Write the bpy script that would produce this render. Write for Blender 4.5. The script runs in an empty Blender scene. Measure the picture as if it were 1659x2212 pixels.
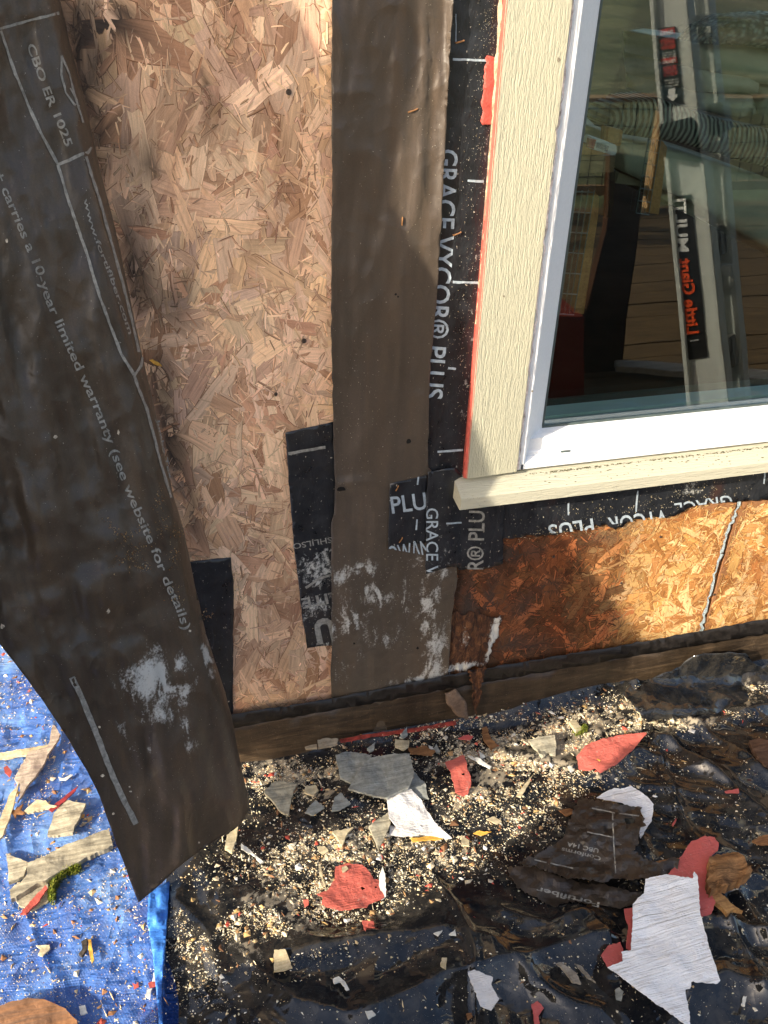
import bpy, bmesh, math, random
import numpy as np
from mathutils import Vector, Matrix, geometry
R = math.radians
rnd = random.Random(7)
C = bpy.context.scene.collection
S = bpy.context.scene

# ------------------------------------------------------------------ camera, sky, sun, exposure
# world: house wall is the plane y=0 (outside is y<0), x runs right along the wall, z up, camera 1.42 m above the ground
D, H = 1.30, 1.42
YAW, PIT, ROL, FP = R(16.31), R(32.39), R(2.03), 1954.0
fw = np.array([math.sin(YAW)*math.cos(PIT), math.cos(YAW)*math.cos(PIT), -math.sin(PIT)])
r0 = np.array([math.cos(YAW), -math.sin(YAW), 0.0]); u0 = np.cross(r0, fw)
rt = r0*math.cos(ROL)+u0*math.sin(ROL); up = -r0*math.sin(ROL)+u0*math.cos(ROL)
cam = bpy.data.cameras.new('camera'); co = bpy.data.objects.new('camera', cam); C.objects.link(co)
cam.sensor_fit = 'VERTICAL'; cam.sensor_height = 34.6; cam.lens = 34.6*FP/2212
cam.clip_start = 0.02; cam.clip_end = 2000
co.matrix_world = Matrix(((rt[0], up[0], -fw[0], 0), (rt[1], up[1], -fw[1], -D), (rt[2], up[2], -fw[2], 0), (0, 0, 0, 1)))
S.camera = co
SUN_AZ, SUN_EL = R(65), R(23)          # light travels towards +x (65 deg off the wall normal) and down
S.world = bpy.data.worlds.new("World"); S.world.use_nodes = True
wn = S.world.node_tree; bg = wn.nodes['Background']
sky = wn.nodes.new('ShaderNodeTexSky'); sky.sky_type = 'NISHITA'; sky.sun_disc = False
sky.sun_elevation = SUN_EL; sky.sun_rotation = math.pi+SUN_AZ+R(0)
sky.air_density = .85; sky.dust_density = 3.5; sky.ozone_density = .25
wn.links.new(sky.outputs[0], bg.inputs[0]); bg.inputs[1].default_value = 0.15
sl = bpy.data.lights.new('sun', 'SUN'); so = bpy.data.objects.new('sun', sl); C.objects.link(so)
sl.energy = 4.0; sl.angle = R(0.5); sl.color = (1, .90, .74)
sdir = Vector((math.sin(SUN_AZ)*math.cos(SUN_EL), math.cos(SUN_AZ)*math.cos(SUN_EL), -math.sin(SUN_EL)))
so.rotation_euler = sdir.to_track_quat('-Z', 'Y').to_euler(); so.location = (-3, -3, 3)
S.view_settings.view_transform = 'Standard'; S.view_settings.look = 'None'
S.view_settings.exposure = 1.32; S.view_settings.gamma = 1
S.cycles.max_bounces = 10; S.cycles.transparent_max_bounces = 12

# ------------------------------------------------------------------ geometry helpers
def ray(x, y):
    x = np.asarray(x, float); y = np.asarray(y, float)
    return fw*FP + rt*(x[..., None]-829.5) - up*(y[..., None]-1106)
def Wp(x, y, off=0.0):
    "point of the photograph on the plane y = -off (off = metres in front of the wall)"
    d = ray(x, y); off = np.asarray(off, float)
    p = d*((D-off)/d[..., 1])[..., None]; p[..., 1] -= D
    return p
def Gp(x, y, h=0.0):
    "point of the photograph on the horizontal plane h above the ground"
    d = ray(x, y); h = np.asarray(h, float)
    p = d*(-(H-h)/d[..., 2])[..., None]; p[..., 1] -= D
    return p
def w1(x, y, off=0.0): return Wp(x, y, off)
rs = np.random.RandomState(3)
_perm = rs.permutation(256); _perm = np.concatenate([_perm, _perm]); _val = rs.rand(256)*2-1
def vnoise(x, y):
    x = np.asarray(x, float); y = np.asarray(y, float)
    xi = np.floor(x).astype(int); yi = np.floor(y).astype(int); fx = x-xi; fy = y-yi
    fx = fx*fx*fx*(fx*(fx*6-15)+10); fy = fy*fy*fy*(fy*(fy*6-15)+10)
    h = lambda a, b: _val[_perm[(_perm[a & 255]+b) & 255]]
    a = h(xi, yi)*(1-fx)+h(xi+1, yi)*fx; b = h(xi, yi+1)*(1-fx)+h(xi+1, yi+1)*fx
    return a*(1-fy)+b*fy
def fbm(x, y, o=4):
    s = 0; a = 1; t = 0
    for i in range(o): s = s+a*vnoise(x*2**i+i*17.3, y*2**i+i*9.1); t += a; a *= .5
    return s/t
def ridged(x, y, o=3):
    s = 0; a = 1; t = 0
    for i in range(o): s = s+a*(1-np.abs(vnoise(x*2**i+i*7.7, y*2**i+i*3.3))*2.2); t += a; a *= .5
    return s/t
def sst(a, b, x):
    t = np.clip((np.asarray(x, float)-a)/(b-a), 0, 1); return t*t*(3-2*t)

def link(name, me, m=None, parent=None, origin=None):
    "link mesh (world coordinates) as one object, with its origin moved to origin / lowest centre"
    o = bpy.data.objects.new(name, me); C.objects.link(o)
    if m is not None: me.materials.append(m)
    if parent is not None:
        o.parent = parent; o.matrix_parent_inverse = Matrix.Translation(-parent.location)
    elif origin is None and len(me.vertices):
        n = len(me.vertices); a = np.empty(n*3); me.vertices.foreach_get('co', a); a = a.reshape(-1, 3)
        origin = ((a[:, 0].min()+a[:, 0].max())/2, (a[:, 1].min()+a[:, 1].max())/2, a[:, 2].min())
    if origin is not None and parent is None:
        me.transform(Matrix.Translation(-Vector(origin))); o.location = origin
    return o
def mesh(name, v, f, m=None, parent=None, smooth=False, uv=None, col=None, origin=None):
    me = bpy.data.meshes.new(name)
    me.from_pydata([tuple(map(float, p)) for p in v], [], [tuple(map(int, q)) for q in f]); me.update()
    if smooth: me.polygons.foreach_set('use_smooth', [True]*len(me.polygons))
    if uv is not None:
        l = me.uv_layers.new(name='UVMap'); li = np.empty(len(me.loops), int); me.loops.foreach_get('vertex_index', li)
        l.data.foreach_set('uv', np.asarray(uv, float)[li].ravel())
    if col is not None:
        a = me.color_attributes.new(name='Col', type='FLOAT_COLOR', domain='POINT')
        c = np.ones((len(me.vertices), 4)); c[:, :3] = col; a.data.foreach_set('color', c.ravel())
    return link(name, me, m, parent, origin)
def tag(o, label=None, cat=None, group=None, kind=None):
    if label: o['label'] = label
    if cat: o['category'] = cat
    if group: o['group'] = group
    if kind: o['kind'] = kind
    return o
def empty(name, loc):
    o = bpy.data.objects.new(name, None); C.objects.link(o); o.location = loc; o.empty_display_size = .05; return o

def jag(pts, step, amp, seed=0, closed=True):
    "irregular outline: subdivide every edge and push the new points sideways"
    r = random.Random(seed); out = []; n = len(pts)
    for i in range(n if closed else n-1):
        a = pts[i]; b = pts[(i+1) % n]; L = math.hypot(b[0]-a[0], b[1]-a[1]); k = max(1, int(L/step))
        nx, ny = -(b[1]-a[1])/(L+1e-9), (b[0]-a[0])/(L+1e-9)
        for j in range(k):
            t = j/k; d = 0 if j == 0 else r.gauss(0, amp)
            out.append((a[0]+(b[0]-a[0])*t+nx*d, a[1]+(b[1]-a[1])*t+ny*d))
    if not closed: out.append(pts[-1])
    return out
def inpoly(px, py, poly):
    c = np.zeros(np.shape(px), bool); n = len(poly); j = n-1
    for i in range(n):
        xi, yi = poly[i]; xj, yj = poly[j]
        if yi != yj:
            c ^= ((yi > py) != (yj > py)) & (px < (xj-xi)*(py-yi)/(yj-yi)+xi)
        j = i
    return c
def tri2d(outline, step, holes=(), seed=0):
    "triangulate a 2-D outline with interior grid points"
    rr = np.random.RandomState(seed)
    xs = [p[0] for p in outline]; ys = [p[1] for p in outline]
    gx, gy = np.meshgrid(np.arange(min(xs), max(xs), step), np.arange(min(ys), max(ys), step))
    gx = gx.ravel()+rr.uniform(-.2, .2, gx.size)*step; gy = gy.ravel()+rr.uniform(-.2, .2, gy.size)*step
    k = inpoly(gx, gy, outline)
    for h in holes: k &= ~inpoly(gx, gy, h)
    V = [Vector(p) for p in outline]; n0 = len(V)
    E_ = [(i, (i+1) % n0) for i in range(n0)]
    for h in holes:
        b = len(V); V += [Vector(p) for p in h]; E_ += [(b+i, b+(i+1) % len(h)) for i in range(len(h))]
    V += [Vector((a, b)) for a, b in zip(gx[k], gy[k])]
    v, e, f, _, _, _ = geometry.delaunay_2d_cdt(V, E_, [], 1, 1e-4)
    v = np.array([(p.x, p.y) for p in v]); out = []
    cx = np.array([v[list(q)].mean(0) for q in f])
    bad = np.zeros(len(f), bool)
    for h in holes: bad |= inpoly(cx[:, 0], cx[:, 1], h)
    for q, b in zip(f, bad):
        if not b: out.append(tuple(q))
    return v, out
def thick(P, F, nrm, t):
    "closed slab: P front vertices, pushed back by t along -nrm"
    n = len(P); P2 = np.vstack([P, P-np.asarray(nrm)*t]); cnt = {}
    for q in F:
        for i in range(len(q)):
            a, b = q[i], q[(i+1) % len(q)]; cnt[(a, b)] = 1
    F2 = list(F)+[tuple(n+i for i in reversed(q)) for q in F]
    for (a, b) in cnt:
        if (b, a) not in cnt: F2.append((b, a, n+a, n+b))
    return P2, F2
def sheet(name, outline, offf, m, step=14, parent=None, th=.0012, jagged=None, seed=1, holes=(), smooth=True):
    "sheet on the wall: outline in photo points, offf(x,y) = metres in front of the wall"
    if jagged: outline = jag(outline, jagged[0], jagged[1], seed)
    v, f = tri2d(outline, step, holes, seed)
    off = offf(v[:, 0], v[:, 1]) if callable(offf) else np.full(len(v), offf)
    P = Wp(v[:, 0], v[:, 1], off)
    P2, F2 = thick(P, f, (0, -1, 0), th)
    return mesh(name, P2, F2, m, parent, smooth, uv=np.vstack([v, v])/1000)
def boxm(name, a, b, m, parent=None, bev=0.0):
    bm = bmesh.new(); bmesh.ops.create_cube(bm, size=1)
    a = Vector(a); b = Vector(b)
    for v in bm.verts: v.co = Vector(((a[i]+b[i])/2+v.co[i]*(b[i]-a[i]) for i in range(3)))
    if bev: bmesh.ops.bevel(bm, geom=bm.edges[:], offset=bev, segments=2, affect='EDGES')
    me = bpy.data.meshes.new(name); bm.to_mesh(me); bm.free(); return link(name, me, m, parent)
def prism(name, quad, back, m, parent=None, bev=0.0, sub=0):
    "slab whose front face is the polygon quad (3-D points) and whose depth is the vector back"
    bm = bmesh.new(); fr = [bm.verts.new(p) for p in quad]; bk = [bm.verts.new(Vector(p)+Vector(back)) for p in quad]
    bm.faces.new(fr); bm.faces.new(bk[::-1]); n = len(fr)
    for i in range(n): bm.faces.new((fr[(i+1) % n], fr[i], bk[i], bk[(i+1) % n]))
    bmesh.ops.recalc_face_normals(bm, faces=bm.faces)
    if bev: bmesh.ops.bevel(bm, geom=bm.edges[:], offset=bev, segments=2, affect='EDGES')
    me = bpy.data.meshes.new(name); bm.to_mesh(me); bm.free(); return link(name, me, m, parent)
def tube(name, pts, r, m, parent=None, seg=8):
    bm = bmesh.new(); rings = []; pts = [Vector(p) for p in pts]
    for i, p in enumerate(pts):
        d = (pts[min(i+1, len(pts)-1)]-pts[max(i-1, 0)]).normalized(); a = d.orthogonal().normalized(); b = d.cross(a)
        if rings:
            pass
        rings.append([bm.verts.new(p+(a*math.cos(t)+b*math.sin(t))*r) for t in [2*math.pi*k/seg for k in range(seg)]])
    for i in range(len(rings)-1):
        for k in range(seg): bm.faces.new((rings[i][k], rings[i][(k+1) % seg], rings[i+1][(k+1) % seg], rings[i+1][k]))
    bm.faces.new(rings[0][::-1]); bm.faces.new(rings[-1])
    me = bpy.data.meshes.new(name); bm.to_mesh(me); bm.free(); return link(name, me, m, parent)

# ------------------------------------------------------------------ materials
class N:
    def __init__(s, name, rough=.6, spec=.5, col=(.5, .5, .5), metal=0):
        s.m = bpy.data.materials.new(name); s.m.use_nodes = True; s.t = s.m.node_tree
        s.b = s.t.nodes['Principled BSDF']; s.b.inputs['Roughness'].default_value = rough
        s.b.inputs['Specular IOR Level'].default_value = spec; s.b.inputs['Metallic'].default_value = metal
        s.b.inputs['Base Color'].default_value = (*col, 1)
    def n(s, t, **k):
        x = s.t.nodes.new('ShaderNode'+t)
        for a, b in k.items():
            if a.startswith('_'): setattr(x, a[1:], b)
            else: x.inputs[a.replace('__', ' ')].default_value = b
        return x
    def l(s, a, b): s.t.links.new(a, b)
    def coord(s, scale=(1, 1, 1), kind='Object', rot=(0, 0, 0)):
        c = s.n('TexCoord'); mp = s.n('Mapping'); mp.inputs['Scale'].default_value = scale; mp.inputs['Rotation'].default_value = rot
        s.l(c.outputs[kind], mp.inputs[0]); return mp.outputs[0]
    def noise(s, vec, scale=5, detail=4, rough=.55, dist=0):
        x = s.n('TexNoise'); x.inputs['Scale'].default_value = scale; x.inputs['Detail'].default_value = detail
        x.inputs['Roughness'].default_value = rough; x.inputs['Distortion'].default_value = dist; s.l(vec, x.inputs['Vector']); return x.outputs['Fac']
    def crease(s, vec, scale=5, detail=1):
        n = s.noise(vec, scale, 1.0, .4, .4); n2 = s.noise(vec, scale*2.3, 1.0, .4, .3)
        a = s.math('MINIMUM', s.math('ABSOLUTE', s.math('SUBTRACT', s.math('MULTIPLY', n, 5.0), 2.5)), .8); b = s.math('MINIMUM', s.math('ABSOLUTE', s.math('SUBTRACT', s.math('MULTIPLY', n2, 5.0), 2.5)), .8)
        return s.math('ADD', s.math('MULTIPLY', a, -.7), s.math('MULTIPLY', b, -.3))
    def ramp(s, fac, stops):
        r = s.n('ValToRGB'); e = r.color_ramp.elements
        while len(e) < len(stops): e.new(.5)
        for q, (p, c) in zip(e, stops):
            q.position = p; q.color = (*c, 1) if len(c) == 3 else c
        s.l(fac, r.inputs[0]); return r.outputs[0]
    def mask(s, fac, a, b):
        return s.ramp(fac, [(a, (0, 0, 0)), (b, (1, 1, 1))])
    def mix(s, fac, a, b, mode='MIX'):
        x = s.n('Mix', _data_type='RGBA', _blend_type=mode)
        for v, i in ((fac, 0), (a, 6), (b, 7)):
            if isinstance(v, (int, float)): x.inputs[i].default_value = v
            elif isinstance(v, tuple): x.inputs[i].default_value = (*v, 1)
            else: s.l(v, x.inputs[i])
        return x.outputs[2]
    def math(s, op, a, b=0.0):
        x = s.n('Math', _operation=op)
        for v, i in ((a, 0), (b, 1)):
            if isinstance(v, (int, float)): x.inputs[i].default_value = v
            else: s.l(v, x.inputs[i])
        return x.outputs[0]
    def color(s, c): s.l(c, s.b.inputs['Base Color']); return s
    def rough(s, f, a, b):
        mr = s.n('MapRange'); s.l(f, mr.inputs[0]); mr.inputs[3].default_value = a; mr.inputs[4].default_value = b
        s.l(mr.outputs[0], s.b.inputs['Roughness']); return s
    def bump(s, h, dist, strength=1.0):
        x = s.n('Bump'); x.inputs['Distance'].default_value = dist; x.inputs['Strength'].default_value = strength
        s.l(h, x.inputs['Height'])
        if s.b.inputs['Normal'].is_linked: s.l(s.b.inputs['Normal'].links[0].from_socket, x.inputs['Normal'])
        s.l(x.outputs[0], s.b.inputs['Normal']); return s
    def attr(s, name='Col'):
        x = s.n('VertexColor'); x.layer_name = name; return x.outputs[0]

def m_osb():
    k = N('oriented_strand_board', .75, .25); uv = k.coord((1, 1, 1), 'UV')
    mp = k.n('Mapping'); mp.inputs['Scale'].default_value = (14, 260, 1); k.l(uv, mp.inputs[0])
    g = k.noise(mp.outputs[0], 1, 5, .65, .3)
    g2 = k.noise(k.coord((1, 1, 1)), 900, 2)
    c = k.mix(.85, k.attr(), k.ramp(g, [(.25, (.50, .46, .42)), (.5, (1, 1, 1)), (.75, (1.28, 1.25, 1.2))]), 'MULTIPLY')
    c = k.mix(.35, c, k.ramp(g2, [(.3, (.7, .7, .7)), (.7, (1.2, 1.2, 1.2))]), 'MULTIPLY')
    sv = k.noise(k.coord((1, 1, .35)), 7, 6, .7, .6)
    c = k.mix(.85, c, k.ramp(sv, [(.32, (.58, .50, .46)), (.5, (1, 1, 1)), (.7, (1.16, 1.15, 1.12))]), 'MULTIPLY')
    st = k.mask(k.noise(k.coord((1, 1, .5)), 14, 7, .75, .6), .66, .76)
    c = k.mix(k.math('MULTIPLY', st, .7), c, (.06, .045, .038))
    k.color(c); k.bump(g, .0006); return k.m
def m_paper(name, base, dirt=.0):
    k = N(name, .4, .5); v = k.coord((1, 1, .35))
    a = k.noise(v, 9, 5, .6, .4); b = k.noise(k.coord((1, 1, 1)), 500, 3)
    c = k.ramp(a, [(.3, tuple(x*.72 for x in base)), (.55, base), (.72, tuple(x*1.5 for x in base))])
    c = k.mix(.4, c, k.ramp(b, [(.35, (.7, .7, .7)), (.65, (1.35, 1.3, 1.25))]), 'MULTIPLY')
    stk = k.noise(k.coord((1, 1, .07)), 26, 4, .6, .4)
    c = k.mix(.75, c, k.ramp(stk, [(.32, (.62, .60, .60)), (.5, (1, 1, 1)), (.68, (1.35, 1.22, 1.05))]), 'MULTIPLY')
    at = k.n('VertexColor'); at.layer_name = 'Mark'
    res = k.math('MULTIPLY', at.outputs[0], k.ramp(k.noise(k.coord((1.6, 1, .7), rot=(0, .5, 0)), 17, 4, .65, .8), [(.38, (.25, .25, .25)), (.58, (1.12, 1.12, 1.12))]))
    f = k.noise(k.coord((1.5, 1, .45), rot=(0, .35, 0)), 34, 8, .72, 1.3)
    sp = k.noise(k.coord((1, 1, 1)), 260, 4, .7)
    f2 = k.math('ADD', k.math('MULTIPLY', k.math('ADD', k.math('MULTIPLY', f, .6), k.math('MULTIPLY', sp, .4)), 2.2), -.6)
    thr = k.math('SUBTRACT', .93, k.math('MULTIPLY', res, .72))
    mk = k.math('MINIMUM', k.math('MAXIMUM', k.math('MULTIPLY', k.math('SUBTRACT', f2, thr), 3.2), 0.0), 1.0)
    c = k.mix(k.math('MULTIPLY', mk, .72), c, (.60, .60, .56))
    spk = k.mask(k.noise(k.coord((1, 1, 1)), 330, 2, .5), .73, .76)
    c = k.mix(k.math('MULTIPLY', spk, .5), c, (.55, .5, .42)); k.b.inputs['Sheen Weight'].default_value = .24 if 'asphalt' in name else 0; k.b.inputs['Sheen Roughness'].default_value = .6; k.b.inputs['Sheen Tint'].default_value = (1, .85, .6, 1)
    k.color(c); k.rough(a, .33, .52); k.bump(b, .0002); k.bump(k.crease(k.coord((1, 1, .42), rot=(0, .25, 0)), 8), .0045); k.bump(k.crease(k.coord((1, 1, .8), rot=(0, -.5, 0)), 15), .0016); k.bump(k.noise(k.coord((1, 1, .16)), 20, 2, .5, .8), .0018)
    mr = k.n('MapRange'); return k.m
def m_tape():
    k = N('black_flashing_membrane', .28, .5); v = k.coord((1, 1, 1))
    a = k.noise(k.coord((1, 1, 1)), 30, 5, .6, .5)
    c = k.ramp(a, [(.3, (.008, .009, .011)), (.7, (.022, .024, .028))])
    at = k.n('VertexColor'); at.layer_name = 'Mark'
    f = k.noise(k.coord((1, 1, .8)), 70, 8, .8, .3)
    f = k.math('ADD', k.math('MULTIPLY', f, 2.0), -.5)
    thr = k.math('SUBTRACT', .97, k.math('MULTIPLY', at.outputs[0], .55))
    mk = k.math('MINIMUM', k.math('MAXIMUM', k.math('MULTIPLY', k.math('SUBTRACT', f, thr), 6.0), 0.0), 1.0)
    c = k.mix(k.math('MULTIPLY', mk, .85), c, (.52, .52, .48))
    s1 = k.mask(k.noise(k.coord((1, 1, .6)), 240, 3, .6), .67, .71)
    c = k.mix(k.math('MULTIPLY', s1, .8), c, (.5, .45, .36))
    ru = k.mask(k.noise(k.coord((1, 1, .4)), 12, 4, .6), .60, .75)
    c = k.mix(k.math('MULTIPLY', ru, .35), c, (.09, .03, .015))
    k.color(c); k.rough(a, .18, .45); k.bump(k.noise(k.coord((1, 1, .35)), 60, 4, .6, 1.0), .002); return k.m
def m_trim():
    k = N('cream_painted_wood', .55, .4); v = k.coord((1, 1, .16), rot=(0, 0, 0))
    w = k.noise(v, 380, 4, .6, 1.6); w2 = k.noise(k.coord((1, 1, .10)), 110, 4, .6, 2.5)
    d = k.noise(k.coord((1, 1, 1)), 90, 6, .7)
    c = k.mix(k.math('MULTIPLY', k.mask(d, .66, .8), .35), (.405, .388, .285), (.26, .23, .145))
    c = k.mix(k.math('MULTIPLY', k.mask(w, .62, .8), .12), c, (.42, .37, .24))
    k.color(c); k.bump(w, .0015); k.bump(w2, .0018); return k.m
def m_simple(name, col, rough=.6, var=.25, sc=40, bump=.0, bs=120, spec=.4, metal=0, stretch=(1, 1, 1), col2=None):
    k = N(name, rough, spec, metal=metal); a = k.noise(k.coord(stretch), sc, 5, .6)
    c2 = col2 or tuple(x*(1-var*1.6) for x in col)
    k.color(k.ramp(a, [(.3, c2), (.7, tuple(min(1, x*(1+var)) for x in col))]))
    if bump: k.bump(k.noise(k.coord(stretch), bs, 4, .6), bump)
    return k.m
def m_attr(name, rough=.7, spec=.3, gs=(60, 300, 60), bump=.0006):
    k = N(name, rough, spec); g = k.noise(k.coord(gs), 1, 4, .6)
    k.color(k.mix(.7, k.attr(), k.ramp(g, [(.3, (.6, .58, .55)), (.7, (1.3, 1.3, 1.28))]), 'MULTIPLY')); k.bump(g, bump); return k.m
def m_wood(name, a, b, ang=0.0, sc=1.0, rough=.75, bump=.002):
    k = N(name, rough, .25); v = k.coord((12*sc, 160*sc, 30*sc), rot=(0, 0, ang)); g = k.noise(v, 1, 6, .65, .5)
    n2 = k.noise(k.coord((1, 1, 1)), 120, 6, .7)
    c = k.ramp(g, [(.28, a), (.7, b)]); c = k.mix(.6, c, k.ramp(n2, [(.35, (.55, .52, .48)), (.6, (1.15, 1.15, 1.15))]), 'MULTIPLY')
    k.color(c); k.bump(g, bump); return k.m
def m_painted(name, col, ang, edge=(.5, .45, .38), rough=.45, ridge=.0025):
    "paint peeled off rough wood: keeps the grain ridges of the board"
    k = N(name, rough, .4); mp = k.coord((8, 420, 8), rot=(0, 0, ang)); g = k.noise(mp, 1, 3, .5, .6)
    wv = k.noise(k.coord((9, 210, 9), rot=(0, 0, ang)), 1, 3, .55, .9)
    d = k.noise(k.coord(), 140, 6, .75)
    c = k.mix(k.math('MULTIPLY', k.mask(d, .6, .72), .35), col, edge)
    lay = k.mask(k.noise(k.coord(), 26, 6, .75, .6), .60, .64)
    c = k.mix(k.math('MULTIPLY', lay, .35), c, edge)
    c = k.mix(.2, c, k.ramp(g, [(.3, (.72, .72, .72)), (.7, (1.15, 1.15, 1.15))]), 'MULTIPLY')
    k.color(c); k.bump(k.noise(k.coord(), 45, 4, .6, .5), .004); k.bump(wv, ridge); k.bump(g, .0006); return k.m
def m_plastic():
    k = N('black_polyethylene', .1, .6)
    at = k.n('VertexColor'); at.layer_name = 'Dust'
    d = k.noise(k.coord(), 520, 5, .75); e = k.noise(k.coord(), 22, 6, .7, .5)
    a = k.math('ADD', k.math('MULTIPLY', d, .55), k.math('MULTIPLY', e, .45))
    f = k.math('MINIMUM', k.math('MAXIMUM', k.math('MULTIPLY', k.math('SUBTRACT', a, k.math('SUBTRACT', .66, k.math('MULTIPLY', at.outputs[0], .32))), 9.0), 0.0), 1.0)
    film = k.math('MULTIPLY', k.mask(e, .42, .75), .10)
    c = k.mix(k.math('MAXIMUM', k.math('MULTIPLY', f, .55), film), (.008, .009, .011), (.46, .38, .26))
    k.color(c); k.rough(k.math('ADD', f, film), .055, .75)
    k.bump(k.crease(k.coord((1, .5, 1), rot=(0, 0, .75)), 6), .007); k.bump(k.crease(k.coord((.6, 1, 1), rot=(0, 0, .2)), 17), .0014); k.bump(k.noise(k.coord((1, .45, 1), rot=(0, 0, .6)), 8, 2, .4, .6), .004)
    k.bump(f, .0008); return k.m
def m_tarp():
    k = N('blue_woven_tarp', .34, .5); v = k.coord(rot=(0, 0, .25))
    w = k.n('TexWave', Scale=140.0); w.wave_type = 'BANDS'; k.l(v, w.inputs['Vector'])
    w2 = k.n('TexWave', Scale=140.0); w2.bands_direction = 'Y'; k.l(v, w2.inputs['Vector'])
    a = k.noise(k.coord(), 9, 6, .65, .6); f = k.noise(k.coord((1, .3, 1), rot=(0, 0, .4)), 90, 5, .7)
    c = k.ramp(a, [(.32, (.014, .065, .30)), (.5, (.045, .15, .48)), (.66, (.17, .33, .66))])
    c = k.mix(k.math('MULTIPLY', k.mask(f, .55, .8), .45), c, (.22, .38, .72))
    d = k.mask(k.noise(k.coord(), 380, 4, .7), .63, .70)
    c = k.mix(k.math('MULTIPLY', d, .18), c, (.5, .47, .42))
    k.color(c); k.rough(a, .28, .5)
    k.bump(w.outputs[0], .0007); k.bump(w2.outputs[0], .0007)
    k.bump(k.crease(k.coord((1, .5, 1), rot=(0, 0, .7)), 9), .018); k.bump(k.crease(k.coord((.5, 1, 1), rot=(0, 0, .3)), 21), .007); k.bump(f, .001); return k.m
def m_kick():
    k = N('brown_stained_board', .36, .5); a = k.noise(k.coord((.12, 1, 1)), 60, 5, .65, 1.2); b = k.noise(k.coord((1, 1, .25)), 16, 5, .7, .5); d = k.noise(k.coord(), 380, 4, .7)
    c = k.ramp(a, [(.3, (.022, .015, .010)), (.55, (.056, .038, .023)), (.75, (.12, .082, .048))])
    c = k.mix(.8, c, k.ramp(b, [(.35, (.45, .45, .47)), (.65, (1.35, 1.3, 1.2))]), 'MULTIPLY')
    c = k.mix(k.math('MULTIPLY', k.mask(d, .64, .70), .5), c, (.42, .36, .26)); c = k.mix(k.math('MULTIPLY', k.mask(b, .66, .75), .25), c, (.35, .30, .22))
    k.color(c); k.rough(b, .22, .6); k.bump(a, .0012); return k.m
M = dict(osb=m_osb(), flap=m_paper('brown_building_paper', (.058, .043, .030)), strip=m_paper('asphalt_building_paper', (.047, .034, .026)),
         tape=m_tape(), trim=m_trim(), plastic=m_plastic(), tarp=m_tarp(),
         vinyl=m_simple('white_vinyl', (.74, .75, .76), .35, .03, 200, spec=.5),
         ink=m_simple('silver_ink', (.42, .44, .46), .5, .2, 300), ink2=m_simple('grey_ink', (.27, .26, .23), .6, .3, 160),
         inkblue=m_simple('pale_blue_ink', (.36, .42, .46), .45, .2, 200), red=m_simple('red_primer', (.44, .085, .062), .5, .15, 60, .001, 300),
         caulk=m_simple('cream_caulk', (.66, .58, .38), .6, .3, 160, .0015, 200), gasket=m_simple('dark_gasket', (.06, .08, .075), .5),
         kick=m_kick(),
         copper=m_simple('coppery_staple', (.55, .28, .12), .35, .3, 200, metal=.6), hole=m_simple('black_hole', (.004, .004, .004), .9))

# ------------------------------------------------------------------ writing
def text2d(s, bold=0.0):
    cu = bpy.data.curves.new('t', 'FONT'); cu.body = s; cu.size = 1; cu.resolution_u = 3; cu.offset = bold
    o = bpy.data.objects.new('t', cu); C.objects.link(o)
    me = bpy.data.meshes.new_from_object(o.evaluated_get(bpy.context.evaluated_depsgraph_get()))
    C.objects.unlink(o); bpy.data.objects.remove(o)
    return me
def writing(name, s, path, height, m, parent, place, bold=0.0, flip=False, clips=(), step=None, y0=0.0, mirror=False, stretch=None):
    """lettering laid on a surface. path: baseline in photo points, height: cap height in photo points,
    place(x,y)->3-D; clips: half planes (px,py,nx,ny), the side n points to is kept"""
    me = text2d(s, bold); bm = bmesh.new(); bm.from_mesh(me); bpy.data.meshes.remove(me)
    xs = [v.co.x for v in bm.verts]; x0, x1 = min(xs), max(xs)
    P = [np.array(p, float) for p in path]; seg = [np.linalg.norm(P[i+1]-P[i]) for i in range(len(P)-1)]; tot = sum(seg)
    cum = np.concatenate([[0], np.cumsum(seg)]); sgn = -1 if flip else 1
    n = max(2, int(tot/(step or 14)))
    for i in range(1, n):
        bmesh.ops.bisect_plane(bm, geom=bm.verts[:]+bm.edges[:]+bm.faces[:], plane_co=(x0+(x1-x0)*i/n, 0, 0), plane_no=(1, 0, 0))
    for yy in (.25, .5):
        bmesh.ops.bisect_plane(bm, geom=bm.verts[:]+bm.edges[:]+bm.faces[:], plane_co=(0, yy, 0), plane_no=(0, 1, 0))
    for v in bm.verts:
        t = (v.co.x-x0)/(x1-x0)
        if mirror: t = 1-t
        t *= tot
        i = min(max(int(np.searchsorted(cum, t))-1, 0), len(seg)-1); d = (P[i+1]-P[i])/seg[i]
        q = P[i]+d*(t-cum[i]); nn = np.array([d[1], -d[0]])*sgn
        q = q+nn*((v.co.y/.7+y0)*height); v.co = (q[0], q[1], 0)
    for (px, py, nx, ny) in clips:
        bmesh.ops.bisect_plane(bm, geom=bm.verts[:]+bm.edges[:]+bm.faces[:], plane_co=(px, py, 0), plane_no=(nx, ny, 0), clear_inner=True)
    if not bm.verts: return
    a = np.array([(v.co.x, v.co.y) for v in bm.verts]); p3 = place(a[:, 0], a[:, 1])
    for v, p in zip(bm.verts, p3): v.co = p
    me = bpy.data.meshes.new(name); bm.to_mesh(me); bm.free()
    return link(name, me, m, parent)
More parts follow.
